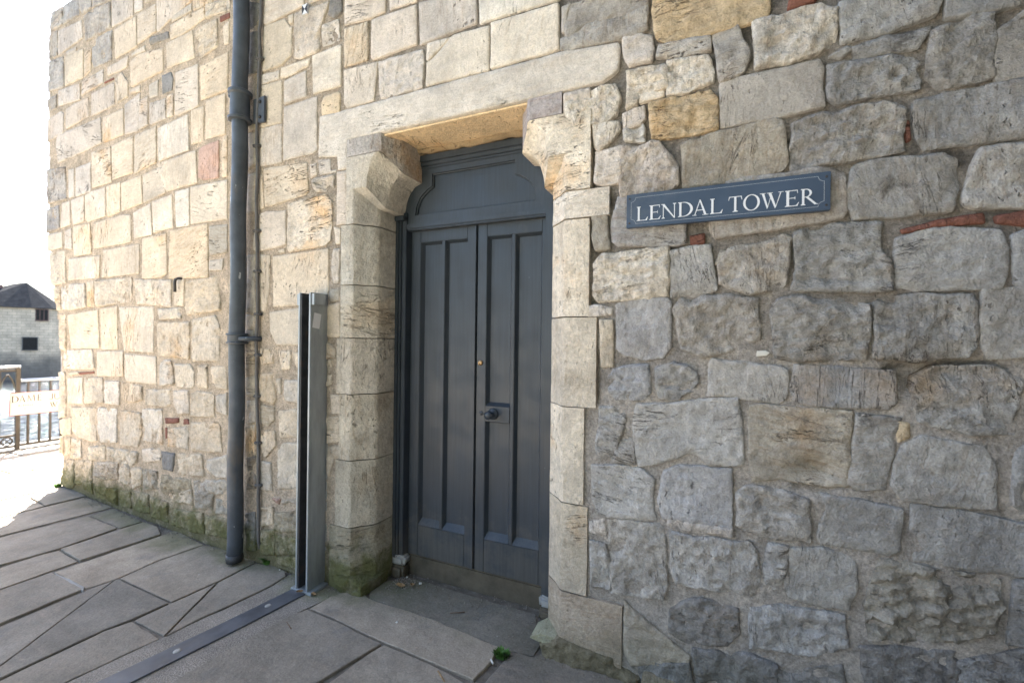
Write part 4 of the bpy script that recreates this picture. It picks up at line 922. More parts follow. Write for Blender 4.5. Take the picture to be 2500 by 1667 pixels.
# ---- dressed door surround
LINT = [(-2.229,2.866),(-0.672,2.874),(-0.419,2.852),(-0.399,2.849),(-0.391,2.827),(-0.397,2.73),(-0.419,2.711),(-0.473,2.688),(-0.654,2.684),(-1.93,2.683),(-2.002,2.68),(-2.004,2.589),(-1.996,2.512),(-2.074,2.512),(-2.082,2.597),(-2.238,2.618)]
o = stone_obj('lintel', LINT[::-1], (.66,.595,.52), 0, .10, 41.0, tower, .27, proud=.012)
bm = bmesh.new(); n = 40
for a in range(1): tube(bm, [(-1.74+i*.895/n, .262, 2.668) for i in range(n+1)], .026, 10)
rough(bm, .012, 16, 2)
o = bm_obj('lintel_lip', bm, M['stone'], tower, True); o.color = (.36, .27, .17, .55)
CH = .10
def ring_piece(name, side, rings, xo, col, soot_shade, seed, rel=.0022):
    """rings: (xf, zf, xi, zi) for the right jamb; side=-1 mirrors them to the left jamb"""
    bm = bmesh.new(); mid = (JL+JR)/2; mx = (lambda x: x) if side > 0 else (lambda x: 2*mid-x)
    R_ = []
    for (xf, zf, xi, zi) in rings:
        nx = []
        e = .010
        nx.append((xo if side > 0 else 2*mid-xo, -.015, zf))
        nx.append((xf+e, -.015, zf)); nx.append((xf-e*.4, -.008, zf+(zi-zf)*.06))
        for t in (.35, .7): nx.append((xf+(xi-xf)*t, CH*t, zf+(zi-zf)*t))
        nx.append((xi+e*.6, CH-e*.6, zf+(zi-zf)*.94)); nx.append((xi, CH+e, zi))
        nx.append((xi, .18, zi)); nx.append((xi, .30, zi)); nx.append((xo if side > 0 else 2*mid-xo, .30, zf))
        R_.append([bm.verts.new((mx(x), y, z)) for x, y, z in nx])
    n = len(R_[0])
    for a, b in zip(R_, R_[1:]):
        for i in range(n):
            j = (i+1) % n
            try: bm.faces.new((a[i], a[j], b[j], b[i]))
            except ValueError: pass
    bm.faces.new(R_[0]); bm.faces.new(R_[-1][::-1])
    bmesh.ops.remove_doubles(bm, verts=bm.verts, dist=.0006)
    rough(bm, rel, 13, seed); rough(bm, rel*.8, 45, seed)
    o = bm_obj(name, bm, M['stone'], tower, auto=28); o.color = (*[min(1, q*1.12) for q in col], soot_shade); o.pass_index = 1; return o
XF, XI = -.641, -.741
def straight(z0, z1):
    n = max(2, int((z1-z0)/.035)); return [(XF, z0+(z1-z0)*i/n, XI, z0+(z1-z0)*i/n) for i in range(n+1)]
def corbel(z0):
    r = straight(z0, 2.27)[:-1]+[(XF, 2.385, XI, 2.28), (XF-.03, 2.385, XI-.018, 2.28), (-.727, 2.385, -.789, 2.28)]
    for i in range(1, 11):
        a = i/10*math.pi/2
        r.append((-.836+.109*math.cos(a), 2.385+.19*math.sin(a), -.914+.125*math.cos(a), 2.28+.193*math.sin(a)))
    return r
cap = [(-.836, 2.578, -.914, 2.476), (-.836, 2.61, -.914, 2.53), (-.836, 2.65, -.914, 2.59), (-.836, 2.681, -.914, 2.668)]
bm = bmesh.new(); box(bm, -1.77, -.82, .006, .245, 2.668, 2.6775); o = bm_obj('lintel_soffit', bm, M['stone'], tower); o.color = (.86, .66, .42, .05)  # ochre stone, brightened in colour to carry the warm ground bounce
# left jamb, from the head down
ring_piece('corbel_stone', -1, corbel(2.177), -2.002, (.54, .50, .44), .2, 1.1)
ring_piece('corbel_cap', -1, cap, -2.000, (.47, .44, .42), .15, 2.2)
for z0, z1, xo, c, sgt in ((1.818,2.171,-2.037,(.55,.515,.45),.16),(1.502,1.812,-2.035,(.53,.49,.42),.16),(1.168,1.496,-2.06,(.51,.46,.39),.2),(.774,1.162,-2.035,(.52,.47,.39),.16),(.376,.768,-2.06,(.44,.40,.33),.22),(.0,.370,-2.10,(.36,.33,.26),.25)):
    ring_piece('jamb_stone', -1, straight(z0, z1), xo, c, sgt, z0*9+1)
o = stone_obj('stone', [(-2.085,2.18),(-2.006,2.18),(-2.006,2.505),(-2.085,2.505)], COL['p'], 0, .0, 61, tower)
# right jamb, stone coloured paler for the warm light from the left
mid = (JL+JR)/2
ring_piece('corbel_stone', 1, corbel(2.208), -.520, (.72,.645,.54), .05, 3.3)
ring_piece('corbel_cap', 1, cap, -.662, (.47,.43,.43), .0, 4.4)
for z0, z1, xo, c, sgt in ((2.075,2.202,-.430,(.66,.60,.52),.05),(1.615,2.069,-.520,(.66,.585,.485),.12),(1.193,1.609,-.482,(.61,.54,.445),.22),(.740,1.187,-.535,(.62,.545,.445),.16),(.325,.734,-.514,(.53,.46,.365),.15),(.0,.319,-.352,(.39,.325,.255),.25)):
    ring_piece('jamb_stone', 1, straight(z0, z1), xo, c, sgt, z0*7+2)
stone_obj('stone', [(-.655,2.58),(-.525,2.58),(-.525,2.675),(-.655,2.675)], COL['p'], 1, .1, 63, tower)
# weathered plinth stones at the feet of the jambs
for pts, s_ in (([(-.70,-.05),(-.35,-.05),(-.27,.02),(-.40,.075),(-.64,.10),(-.74,.05)], 71), ([(-.27,-.05),(.10,-.05),(.06,.05),(-.26,.06)], 72), ([(-2.06,-.05),(-1.84,-.05),(-1.83,.06),(-1.94,.10),(-2.05,.08)], 73)):
    stone_obj('plinth_stone', pts, (.26,.225,.165), 2, .35, s_, tower, .2, proud=.035)
bm = bmesh.new(); prism(bm, [(-.735,.10),(-.60,.085),(-.625,.06),(-.72,.05),(-.79,.06)], -.03, .12, 'Y', .012); rough(bm, .012, 20, 3)
o = bm_obj('plinth_stone', bm, M['stone'], tower, auto=40); o.color = (.42, .40, .29, .2)

# ================================================================== THE DOUBLE DOOR
door = meta(empty('double_door', (0, 0, 0)), 'dark slate grey panelled double door with shouldered head panel', 'door')
YF, YL = .252, .32
# casing: moulded side posts, head rail and the flat boards of the shouldered head
bm = bmesh.new()
for x0, x1, y in ((-1.846,-1.822,.250),(-1.822,-1.806,.258),(-1.806,-1.775,.268)): box(bm, x0, x1, y, .36, .112, 2.30, .003)
for x0, x1, y in ((-.768,-.740,.250),(-.784,-.768,.258),(-.838,-.784,.268)): box(bm, x0, x1, y, .36, .085, 2.30, .003)
bm_obj('side_post', bm, M['paint'], door, auto=35)
TY = [(-1.72,2.28),(-.902,2.28),(-.906,2.32),(-.916,2.364),(-.933,2.39),(-.957,2.41),(-.990,2.433),(-1.031,2.449),(-1.033,2.527),(-1.596,2.527),(-1.597,2.449),(-1.632,2.433),(-1.662,2.41),(-1.688,2.385),(-1.708,2.346),(-1.716,2.32)]
OUT = [(-1.846,2.205),(-.740,2.205),(-.740,2.32),(-.86,2.50),(-.86,2.70),(-1.73,2.70),(-1.73,2.50),(-1.846,2.32)]
V2 = [Vector(p) for p in OUT]+[Vector(p) for p in TY]; no, nt_ = len(OUT), len(TY)
ed = [(i, (i+1) % no) for i in range(no)]+[(no+i, no+(i+1) % nt_) for i in range(nt_)]
res = geometry.delaunay_2d_cdt(V2, ed, [], 0, 1e-6)
def in_poly(p, poly):
    c = False
    for i in range(len(poly)):
        a, b = poly[i-1], poly[i]
        if (a[1] > p[1]) != (b[1] > p[1]) and p[0] < (b[0]-a[0])*(p[1]-a[1])/(b[1]-a[1])+a[0]: c = not c
    return c
bm = bmesh.new(); vv = [bm.verts.new((p[0], .285, p[1])) for p in res[0]]
for t in res[2]:
    ce = [sum(res[0][i][q] for i in t)/3 for q in (0, 1)]
    if in_poly(ce, OUT) and not in_poly(ce, TY): bm.faces.new([vv[i] for i in t])
r_ = bmesh.ops.extrude_face_region(bm, geom=bm.faces[:])
bmesh.ops.translate(bm, vec=(0, .06, 0), verts=[g for g in r_['geom'] if isinstance(g, bmesh.types.BMVert)])
hb = bm_obj('head_board', bm, M['paint'], door, auto=25)
bm = bmesh.new(); prism(bm, [(-1.75,2.25),(-.87,2.25),(-.87,2.60),(-1.75,2.60)], .310, .335, 'Y')
hp = bm_obj('head_panel', bm, M['paint'], door)
# bead round the head panel
bm = bmesh.new(); tube(bm, [(x, .303, z) for x, z in TY+[TY[0]]], .007, 8, False)
bm_obj('bead', bm, M['paint'], hp, True)
bm = bmesh.new()
for y, z0, z1 in ((.262,2.600,2.640),(.270,2.575,2.600),(.278,2.560,2.575)): box(bm, -1.70, -.88, y, .33, z0, z1, .003)
bm_obj('head_moulding', bm, M['paint'], door, auto=35)
bm = bmesh.new(); box(bm, -1.80, -.80, .272, .36, 2.196, 2.228, .004); box(bm, -1.80, -.80, .280, .36, 2.186, 2.197, .003)
bm_obj('transom', bm, M['paint'], door, auto=35)
# blocks where the posts meet the corbels
for x0, x1 in ((-1.846,-1.775), (-.80,-.741)):
    bm = bmesh.new(); box(bm, x0, x1, .235, .30, 2.245, 2.275, .004); bm_obj('post_cap', bm, M['paint'], door, auto=35)
PB, PT = .315, 2.113
def leaf(x0, x1, panels, lock):
    L = empty('door_leaf'); L.parent = door
    L['label'] = 'leaf with the knob and lock rail' if lock else 'plain leaf without knob'
    holes = []
    for a, b in panels:
        if lock and a < -1.2: holes += [(a, b, PB, 1.023), (a, b, 1.112, PT)]
        else: holes.append((a, b, PB, PT))
    bm = bmesh.new()
    # stiles and rails as separate planks butted together
    xs = sorted({x0, x1, *[q for h in panels for q in h]})
    box(bm, x0, panels[0][0], YL, .365, .122, 2.19, .003); box(bm, panels[0][1], panels[1][0], YL+.001, .365, PB+.001, PT-.001, .003); box(bm, panels[1][1], x1, YL, .365, .122, 2.19, .003)
    for a, b in ((panels[0][0], panels[1][1]),):
        box(bm, a-.001, b+.001, YL+.0005, .3645, .1225, PB, .003); box(bm, a-.001, b+.001, YL+.0005, .3645, PT, 2.1895, .003)
    bm_obj('stile_and_rail_frame', bm, M['paint'], L, auto=35)
    if lock:
        a, b = panels[0]; bm = bmesh.new()
        prism(bm, [(.318,1.018),(.318,1.108),(.36,1.135),(.36,1.005)], a+.001, b-.001, 'X'); bm_obj('lock_rail', bm, M['paint'], L)
    for a, b, z0, z1 in holes:
        bm = bmesh.new(); box(bm, a-.01, b+.01, YL+.030, YL+.040, z0-.005, z1+.005)
        pn = bm_obj('panel', bm, M['paint'], L)
        bm = bmesh.new(); e = .014                       # sunk bead on the sides and top, splayed sill below
        for xa, xb, da, db in ((a, a+e, 1, 0), (b-e, b, 0, 1)):
            prism(bm, [(xa, YL+.006 if da else YL+.0295), (xb, YL+.0295 if da else YL+.006), (xb, YL+.031), (xa, YL+.031)], z0, z1, 'Z')
        prism(bm, [(YL+.006, z1), (YL+.0295, z1-e), (YL+.031, z1-e), (YL+.031, z1)], a, b, 'X')
        if z0 < .5: prism(bm, [(YL+.002, z0+.002), (YL+.031, z0+.042), (YL+.031, z0)], a+.001, b-.001, 'X')
        bm_obj('panel_bead', bm, M['paint'], pn)
    return L
lfL = leaf(-1.773, -1.2915, [(-1.698,-1.541),(-1.517,-1.358)], False)
lfR = leaf(-1.2855, -.840, [(-1.223,-1.064),(-1.040,-.876)], True)
bm = bmesh.new(); box(bm, -1.306, -1.2935, .310, .33, .125, 2.188, .002); bm_obj('meeting_bead', bm, M['paint'], lfL, auto=35)
bm = bmesh.new()
lathe(bm, [(.034,0),(.034,.006),(.030,.010),(.016,.013),(.011,.030),(.012,.036),(.020,.042),(.0255,.054),(.024,.068),(.013,.076),(.001,.078)], (-1.170,.316,1.064), (0,-1,0), 24)
bm_obj('knob', bm, M['paint'], lfR, True)
bm = bmesh.new(); lathe(bm, [(.0155,0),(.0155,.007),(.013,.011),(.001,.011)], (-1.259,.321,1.362), (0,-1,0), 20); lk = bm_obj('lock', bm, M['brass'], lfR, True)
bm = bmesh.new(); box(bm, -1.2605,-1.2575,.3085,.3095,1.352,1.360); bm_obj('keyway', bm, M['dark'], lfR)
bm = bmesh.new(); lathe(bm, [(.0125,0),(.0125,.004),(.009,.006),(.001,.006)], (-1.248,.321,1.062), (0,-1,0), 16)
bm_obj('escutcheon', bm, M['paint'], lfR, True)
bm = bmesh.new(); box(bm, -1.2498,-1.2462,.3135,.3145,1.054,1.069); bm_obj('keyhole', bm, M['dark'], lfR)
bm = bmesh.new(); box(bm, -1.80, -.80, .318, .40, -.02, .121, .008); rough(bm, .004, 12, 5)
bm_obj('threshold', bm, M['sill'], door)
bm = bmesh.new(); box(bm, -1.86, -.72, .372, .44, .0, 2.75); bm_obj('backing_board', bm, M['dark'], door)
for x0, x1, z1, sd in ((-1.85,-1.765,.125,1),(-.83,-.742,.105,2)):
    for nm, za, zb, mt, y0 in (('post_foot', z1-.06, z1, M['fillet'], .245), ('post_base', -.02, z1-.055, M['sill'], .235)):
        bm = bmesh.new(); box(bm, x0-(.012 if sd == 2 else 0), x1+(.012 if sd == 1 else 0), y0, .33, za, zb, .014, 3)
        bmesh.ops.subdivide_edges(bm, edges=bm.edges[:], cuts=2, use_grid_fill=True); rough(bm, .008, 22, sd)
        bm_obj(nm, bm, mt, door, True)

# ================================================================== LETTERING
def stem(x, w, s=.07, top=True, bot=True, y0=0, y1=1):
    P = [[(x, y0), (x+w, y0), (x+w, y1), (x, y1)]]
    if bot: P.append([(x-s, y0), (x+w+s, y0), (x+w+s, y0+.028), (x+w, y0+.075), (x, y0+.075), (x-s, y0+.028)])
    if top: P.append([(x-s, y1), (x-s, y1-.028), (x, y1-.075), (x+w, y1-.075), (x+w+s, y1-.028), (x+w+s, y1)])
    return P
def arc_band(cx, cy, rx, ry, ix, iy, a0, a1, n=22, dx=0):
    o = [(cx+rx*math.cos(a0+(a1-a0)*i/n), cy+ry*math.sin(a0+(a1-a0)*i/n)) for i in range(n+1)]
    q = [(cx+dx+ix*math.cos(a0+(a1-a0)*i/n), cy+iy*math.sin(a0+(a1-a0)*i/n)) for i in range(n+1)]
    return [[o[i], o[i+1], q[i+1], q[i]] for i in range(n)]
def glyph(ch):
    pi = math.pi
    if ch == 'L': return stem(.09, .13)+[[(.22,0),(.70,0),(.70,.045),(.22,.045)], [(.60,.045),(.70,.045),(.76,.24),(.73,.24)]], .76
    if ch == 'E': return stem(.09, .13)+[[(.22,0),(.62,0),(.62,.045),(.22,.045)], [(.54,.045),(.62,.045),(.69,.22),(.66,.22)], [(.22,.955),(.62,.955),(.62,1),(.22,1)], [(.58,.955),(.62,.955),(.63,.80),(.605,.80)], [(.22,.49),(.50,.49),(.50,.53),(.22,.53)], [(.485,.43),(.51,.41),(.51,.61),(.485,.59)]], .69
    if ch == 'N': return stem(.10, .05, .08, False, True)+stem(.80, .05, .08, True, False)+[[(.02,1),(.19,1),(.86,.0),(.80,-.02)], [(-.02,1),(.10,1),(.10,.965),(-.02,.97)]], .95
    if ch == 'D': return stem(.09, .13)+arc_band(.32, .5, .56, .5, .41, .455, -pi/2, pi/2)+[[(.22,0),(.32,0),(.32,.045),(.22,.045)], [(.22,.955),(.32,.955),(.32,1),(.22,1)]], .88
    if ch == 'A': return [[(.42,1.03),(.475,1.03),(.14,0),(.085,0)], [(.40,1.03),(.475,1.03),(.86,0),(.71,0)], [(.235,.32),(.63,.32),(.62,.365),(.25,.365)], [(-.02,0),(.24,0),(.24,.03),(-.02,.03)], [(.60,0),(.96,0),(.96,.03),(.60,.03)]], .95
    if ch == 'T': return stem(.33, .13, .09, False, True)+[[(.03,.955),(.76,.955),(.76,1),(.03,1)], [(.0,.76),(.03,.76),(.075,.955),(.03,1)], [(.76,1),(.715,.955),(.76,.76),(.79,.76)]], .79
    if ch == 'O': return arc_band(.5, .5, .5, .52, .355, .475, 0, 2*pi, 44), 1.0
    if ch == 'W': return [[(.10,1),(.25,1),(.50,.12),(.44,-.02)], [(.44,-.02),(.50,.10),(.70,.80),(.66,.84)], [(.50,1),(.68,1),(.98,.12),(.92,-.02)], [(.92,-.02),(.985,.08),(1.30,1),(1.24,1)], [(0,1),(.34,1),(.34,.97),(0,.97)], [(.42,1),(.78,1),(.78,.97),(.42,.97)], [(1.12,1),(1.42,1),(1.42,.97),(1.12,.97)]], 1.42
    if ch == 'R': return stem(.09, .13)+arc_band(.30, .735, .34, .265, .21, .222, -pi/2, pi/2)+[[(.22,.955),(.30,.955),(.30,1),(.22,1)], [(.22,.47),(.30,.47),(.30,.515),(.22,.515)], [(.30,.48),(.44,.50),(.92,.03),(.80,-.01)], [(.76,0),(.98,0),(.98,.03),(.80,.03)]], .98
    if ch == 'M': return [[(.06,0),(.11,0),(.17,1),(.12,1)], [(.12,1),(.20,1),(.52,.10),(.48,0)], [(.48,0),(.53,.12),(.84,1),(.80,1)], [(.80,1),(.90,1),(.97,0),(.88,0)]], 1.03
    if ch == 'J': return [[(.30,.16),(.38,.16),(.38,1),(.30,1)]]+arc_band(.19, .16, .19, .17, .11, .12, -pi*.95, 0, 12), .38
    if ch == 'U': return [[(.0,.30),(.08,.30),(.08,1),(0,1)], [(.56,.30),(.62,.30),(.62,1),(.56,1)]]+arc_band(.31, .30, .31, .32, .24, .26, pi, 2*pi, 16), .62
    if ch == 'I': return [[(.0,0),(.08,0),(.08,1),(0,1)]], .08
    if ch == 'K': return [[(.0,0),(.08,0),(.08,1),(0,1)], [(.08,.46),(.48,1),(.55,1),(.12,.42)], [(.16,.50),(.24,.58),(.62,0),(.52,0)]], .62
    return [], .3
def put_glyph(bm, ch, x0, w, base, h, place):
    """place(u, z, d): u along the plate, z up, d out of it"""
    polys, gw = glyph(ch); k = 0
    for p in polys:
        d = .0016+.00004*(k % 12); k += 1
        a = [bm.verts.new(place(x0+q[0]/gw*w, base+q[1]*h, 0)) for q in p]; b = [bm.verts.new(place(x0+q[0]/gw*w, base+q[1]*h, d)) for q in p]
        n = len(p); bm.faces.new(b)
        for i in range(n):
            try: bm.faces.new((a[i], a[(i+1) % n], b[(i+1) % n], b[i]))
            except ValueError: pass

# ================================================================== SLATE SIGN
sg = meta(empty('name_sign', (0, 0, 0)), 'slate blue sign lettered LENDAL TOWER screwed to the wall', 'sign')
SX0, SX1, SZ0, SZ1, SY = -.346, .397, 1.996, 2.140, -.052
bm = bmesh.new(); box(bm, SX0, SX1, SY, -.028, SZ0, SZ1, .0016); bm_obj('plate', bm, M['slate'], sg, auto=35)
bm = bmesh.new(); box(bm, SX0+.05, SX1-.05, -.029, .0, SZ0+.04, SZ1-.04); bm_obj('fixing_batten', bm, M['iron'], sg)
LET = [('L', -0.3037, -0.2556, 2.0219, 0.061), ('E', -0.2516, -0.2026, 2.0219, 0.061), ('N', -0.2007, -0.1402, 2.0219, 0.061), ('D', -0.1354, -0.0766, 2.0219, 0.061), ('A', -0.0766, -0.0184, 2.0219, 0.061), ('L', -0.0129, 0.0357, 2.0219, 0.061), ('T', 0.0558, 0.1048, 2.0219, 0.061), ('O', 0.1084, 0.1666, 2.0219, 0.061), ('W', 0.1666, 0.2459, 2.0219, 0.061), ('E', 0.2494, 0.2972, 2.0219, 0.061), ('R', 0.3014, 0.3571, 2.0219, 0.061)]
letters = empty('lettering'); letters.parent = sg
for ch, xa, xb, zb, h in LET:
    bm = bmesh.new(); put_glyph(bm, ch, xa, xb-xa, zb, h, lambda u, z, d: (u, SY-.0003-d, z)); bm_obj('letter', bm, M['white'], letters)
bm = bmesh.new(); e, r = .020, .019; ln = []
xa, xb, za, zb = SX0+.0195, SX1-.0205, SZ0+.0155, SZ1-.0155
for cx, cz, a0 in ((xa, za, 0), (xb, za, 90), (xb, zb, 180), (xa, zb, 270)):
    pts = [(cx+r*math.cos(R(a0+90-i*9)), cz+r*math.sin(R(a0+90-i*9))) for i in range(11)]; ln += pts
for i in range(len(ln)):
    a, b = Vector(ln[i]), Vector(ln[(i+1) % len(ln)]); t = (b-a)
    nrm = Vector((-t.y, t.x)).normalized()*.0008
    q = [a+nrm, b+nrm, b-nrm, a-nrm]; bm.faces.new([bm.verts.new((p.x, SY-.0006-(i % 2)*.00004, p.y)) for p in q])
bm_obj('engraved_border', bm, M['edge'], sg)
for cx in (SX0+.0125, SX1-.0135):
    for cz in (SZ0+.019, SZ1-.019):
        bm = bmesh.new(); lathe(bm, [(.0045,0),(.0045,.001),(.0030,.0018),(.001,.0012)], (cx, SY-.0002, cz), (0,-1,0), 14); bm_obj('screw', bm, M['iron'], sg, True)

# ================================================================== DOWNPIPE
dp = meta(empty('downpipe', (-2.875, 0, 0)), 'dark painted cast iron downpipe running down the stone wall', 'pipe')
dp.location = (0, 0, 0)
PX_, PY_, PR = -2.872, -.080, .0475
bm = bmesh.new(); tube(bm, [(PX_+.006*math.sin(i*.9), PY_, .03+i*(4.72/40)) for i in range(41)], PR, 28); rough(bm, .0012, 9, 4); bm_obj('pipe_run', bm, M['pipe'], dp, True)
bm = bmesh.new(); lathe(bm, [(PR+.004,0),(PR+.006,.02),(PR+.002,.05)], (PX_, PY_, .015), (0,0,1), 28); rough(bm, .004, 20, 2); bm_obj('shoe', bm, M['iron'], dp, True)
bm = bmesh.new(); lathe(bm, [(PR,2.925),(PR+.022,2.928),(PR+.024,2.942),(PR+.012,2.950),(PR+.0105,3.085),(PR+.012,3.093),(PR+.024,3.100),(PR+.024,3.118),(PR+.018,3.124),(PR,3.126)], (PX_, PY_, 0), (0,0,1), 28); sk = bm_obj('socket_collar', bm, M['pipe'], dp, auto=40)
for zz in (2.945, 3.10):
    bm = bmesh.new(); box(bm, PX_-.085, PX_-.058, PY_-.03, PY_-.005, zz-.012, zz+.02, .006); bm_obj('lug', bm, M['pipe'], sk, True)
bm = bmesh.new(); prism(bm, [(-2.815,2.925),(-2.705,2.915),(-2.705,3.09),(-2.815,3.085)], -.03, -.014, 'Y', .003); ear = bm_obj('wall_bracket', bm, M['pipe'], dp, auto=40)
for zz in (2.955, 3.055):
    bm = bmesh.new(); lathe(bm, [(.012,0),(.011,.008),(.005,.013),(.001,.013)], (-2.745, -.029, zz), (0,-1,0), 10); bm_obj('bolt', bm, M['iron'], ear)
bm = bmesh.new(); lathe(bm, [(PR,1.452),(PR+.016,1.454),(PR+.018,1.462),(PR+.010,1.468),(PR+.009,1.502),(PR+.011,1.508),(PR+.018,1.512),(PR+.016,1.522),(PR,1.524)], (PX_, PY_, 0), (0,0,1), 28); cl = bm_obj('pipe_clip', bm, M['pipe'], dp, auto=40)
bm = bmesh.new(); tube(bm, [(PX_+.05,-.10,1.487),(PX_+.095,-.075,1.487),(PX_+.115,-.03,1.487),(PX_+.118,.005,1.487)], [.016,.016,.017,.019], 10); bm_obj('clip_arm', bm, M['pipe'], cl, True)

# ================================================================== CABLE
cb = meta(empty('wall_cable', (0, 0, 0)), 'thin grey cable clipped to the wall beside the downpipe', 'cable')
CP = [(-2.754, 3.767), (-2.757, 3.636), (-2.765, 3.534), (-2.757, 3.393), (-2.77, 3.257), (-2.771, 3.048), (-2.78, 2.785), (-2.775, 2.653), (-2.774, 2.444), (-2.773, 2.305), (-2.777, 2.208), (-2.758, 1.991), (-2.764, 1.935), (-2.755, 1.678), (-2.761, 1.492), (-2.755, 1.38), (-2.761, 1.248), (-2.747, 1.11), (-2.731, 0.869), (-2.736, 0.799), (-2.724, 0.696), (-2.725, 0.523), (-2.728, 0.434), (-2.719, 0.27), (-2.71, 0.106)]
path = []
for i in range(len(CP)-1):
    for t in (0, .34, .67): path.append((CP[i][0]+(CP[i+1][0]-CP[i][0])*t, -.024+.003*math.sin(i*2.1+t), CP[i][1]+(CP[i+1][1]-CP[i][1])*t))
path = [(CP[0][0], -.024, TOP-.02)]+path+[(CP[-1][0], -.018, CP[-1][1])]
bm = bmesh.new(); tube(bm, path, .0105, 8); bm_obj('sheath', bm, M['cable'], cb, True)
for x, z in [(-2.765, 3.346), (-2.785, 2.772), (-2.775, 2.204), (-2.767, 1.935), (-2.757, 1.65), (-2.75, 1.379), (-2.75, 1.106), (-2.736, 0.799), (-2.726, 0.52)]:
    bm = bmesh.new(); box(bm, x-.024, x+.028, -.038, .0, z-.010, z+.010, .005); bm_obj('clip', bm, M['cable'], cb, True)

# ================================================================== FLOOD GATE POST
fp = meta(empty('flood_gate_post', (0, 0, 0)), 'galvanised steel channel post standing against the wall beside the door', 'post')
x0, x1, yf, zt = -2.246, -2.146, -.135, 1.765
for nm, xa, xb in (('flange', x0, x0+.014), ('flange', x1-.014, x1)):
    bm = bmesh.new(); box(bm, xa, xb, yf, -.003, .012, zt, .002); bm_obj(nm, bm, M['galv'], fp, auto=35)
bm = bmesh.new(); box(bm, x0+.0142, x1-.0142, -.055, -.042, .012, zt-.004, .001); bm_obj('web', bm, M['galv'], fp)
bm = bmesh.new(); box(bm, x0+.0145, x0+.026, yf+.004, -.056, .012, zt-.003, .002); box(bm, x1-.027, x1-.0145, yf+.010, -.056, .012, zt-.003, .002); bm_obj('rubber_seal', bm, M['iron'], fp)
for xa, xb, ya, yb in ((x1+.0005, x1+.022, yf+.006, -.045), (x0-.016, x0-.0005, yf+.004, yf+.055)):
    bm = bmesh.new()
    box(bm, xa, xb, ya, ya+.004, zt-.072, zt-.006, .001); box(bm, xa+(0 if xa < x0 else .017), xb-(.012 if xa < x0 else 0), ya+.0041, yb, zt-.072, zt-.006, .001)
    box(bm, xa, xb, ya+.0041, yb, zt-.0725, zt-.0685, .0005); bm_obj('lug', bm, M['galv'], fp, auto=35)
bm = bmesh.new(); box(bm, x1-.002, x1+.009, -.0028, .012, .02, zt-.002, .002); bm_obj('edge_angle', bm, M['galv'], fp)
bm = bmesh.new(); box(bm, x0-.03, x1+.036, yf-.006, -.010, -.004, .0115, .002); bm_obj('base_plate', bm, M['galv'], fp)
bm = bmesh.new(); prism(bm, [(-.122,1.560),(-.070,1.552),(-.056,1.640),(-.107,1.648)], x1+.0004, x1+.0011, 'X'); bm_obj('sticker', bm, M['sticker'], fp)
# track strip on the ground
st = meta(empty('track_strip', (0, 0, 0)), 'flat dark steel track strip set across the paving from the post', 'metal strip')
bm = bmesh.new(); prism(bm, [(-2.405,-1.02),(-2.52,-3.0),(-2.40,-3.0),(-2.275,-.955),(-2.20,-.50),(-2.152,-.142),(-2.262,-.128),(-2.318,-.52)], -.004, .0045, 'Z', .001); bm_obj('strip_plate', bm, M['strip'], st)
for x, y in ((-2.239,-.316),(-2.301,-.746),(-2.378,-1.25)):
    bm = bmesh.new(); lathe(bm, [(.017,0),(.016,.0022),(.004,.0026)], (x, y, .0042), (0,0,1), 16); bm_obj('bolt_cap', bm, M['fillet'], st, True)

# ================================================================== SMALL WALL FITTINGS
hk = meta(empty('wall_hook', (0, 0, 0)), 'small black iron hook in the wall left of the downpipe', 'hook')
ys = surf(-3.74)
bm = bmesh.new(); tube(bm, [(-3.700,ys+.01,1.938),(-3.712,ys-.03,1.938),(-3.735,ys-.036,1.930),(-3.742,ys-.037,1.905),(-3.741,ys-.036,1.835)], .010, 10); bm_obj('hook_bar', bm, M['iron'], hk, True)
mk = meta(empty('survey_target', (0, 0, 0)), 'tiny black and white survey target stuck on the wall near the top', 'marker')
xa, xb, za, zb = -2.379, -2.332, 3.530, 3.590; xm, zm = (xa+xb)/2, (za+zb)/2
bm = bmesh.new(); box(bm, xa, xb, -.0225, -.012, za, zb); bm_obj('target_card', bm, M['sticker'], mk)
for tr in ([(xa,za),(xm,zm),(xa,zb)], [(xb,za),(xb,zb),(xm,zm)]):
    bm = bmesh.new(); prism(bm, tr, -.0232, -.0226, 'Y'); bm_obj('target_mark', bm, M['black'], mk)

# ================================================================== RIVERSIDE RAILING AND STREET SIGN
rl = meta(empty('river_railing', (0, 0, 0)), 'brown painted riverside railing with pale steel handrail beyond the tower corner', 'railing')
RX = -8.20
def bar(y, z0, z1, w=.011, nm='bar'):
    bm = bmesh.new(); box(bm, RX-w, RX+w, y-w, y+w, z0, z1, .002); bm_obj(nm, bm, M['rail'], rl)
for y in [.730+.108*i for i in range(60)]: bar(y, .06, .88)
bm = bmesh.new(); tube(bm, [(RX, .655+i*1.0, .895) for i in range(8)], .022, 12); bm_obj('handrail', bm, M['handrail'], rl, True)
bm = bmesh.new(); box(bm, RX-.015, RX+.015, .66, 7.4, .045, .075, .003); bm_obj('bottom_rail', bm, M['rail'], rl)
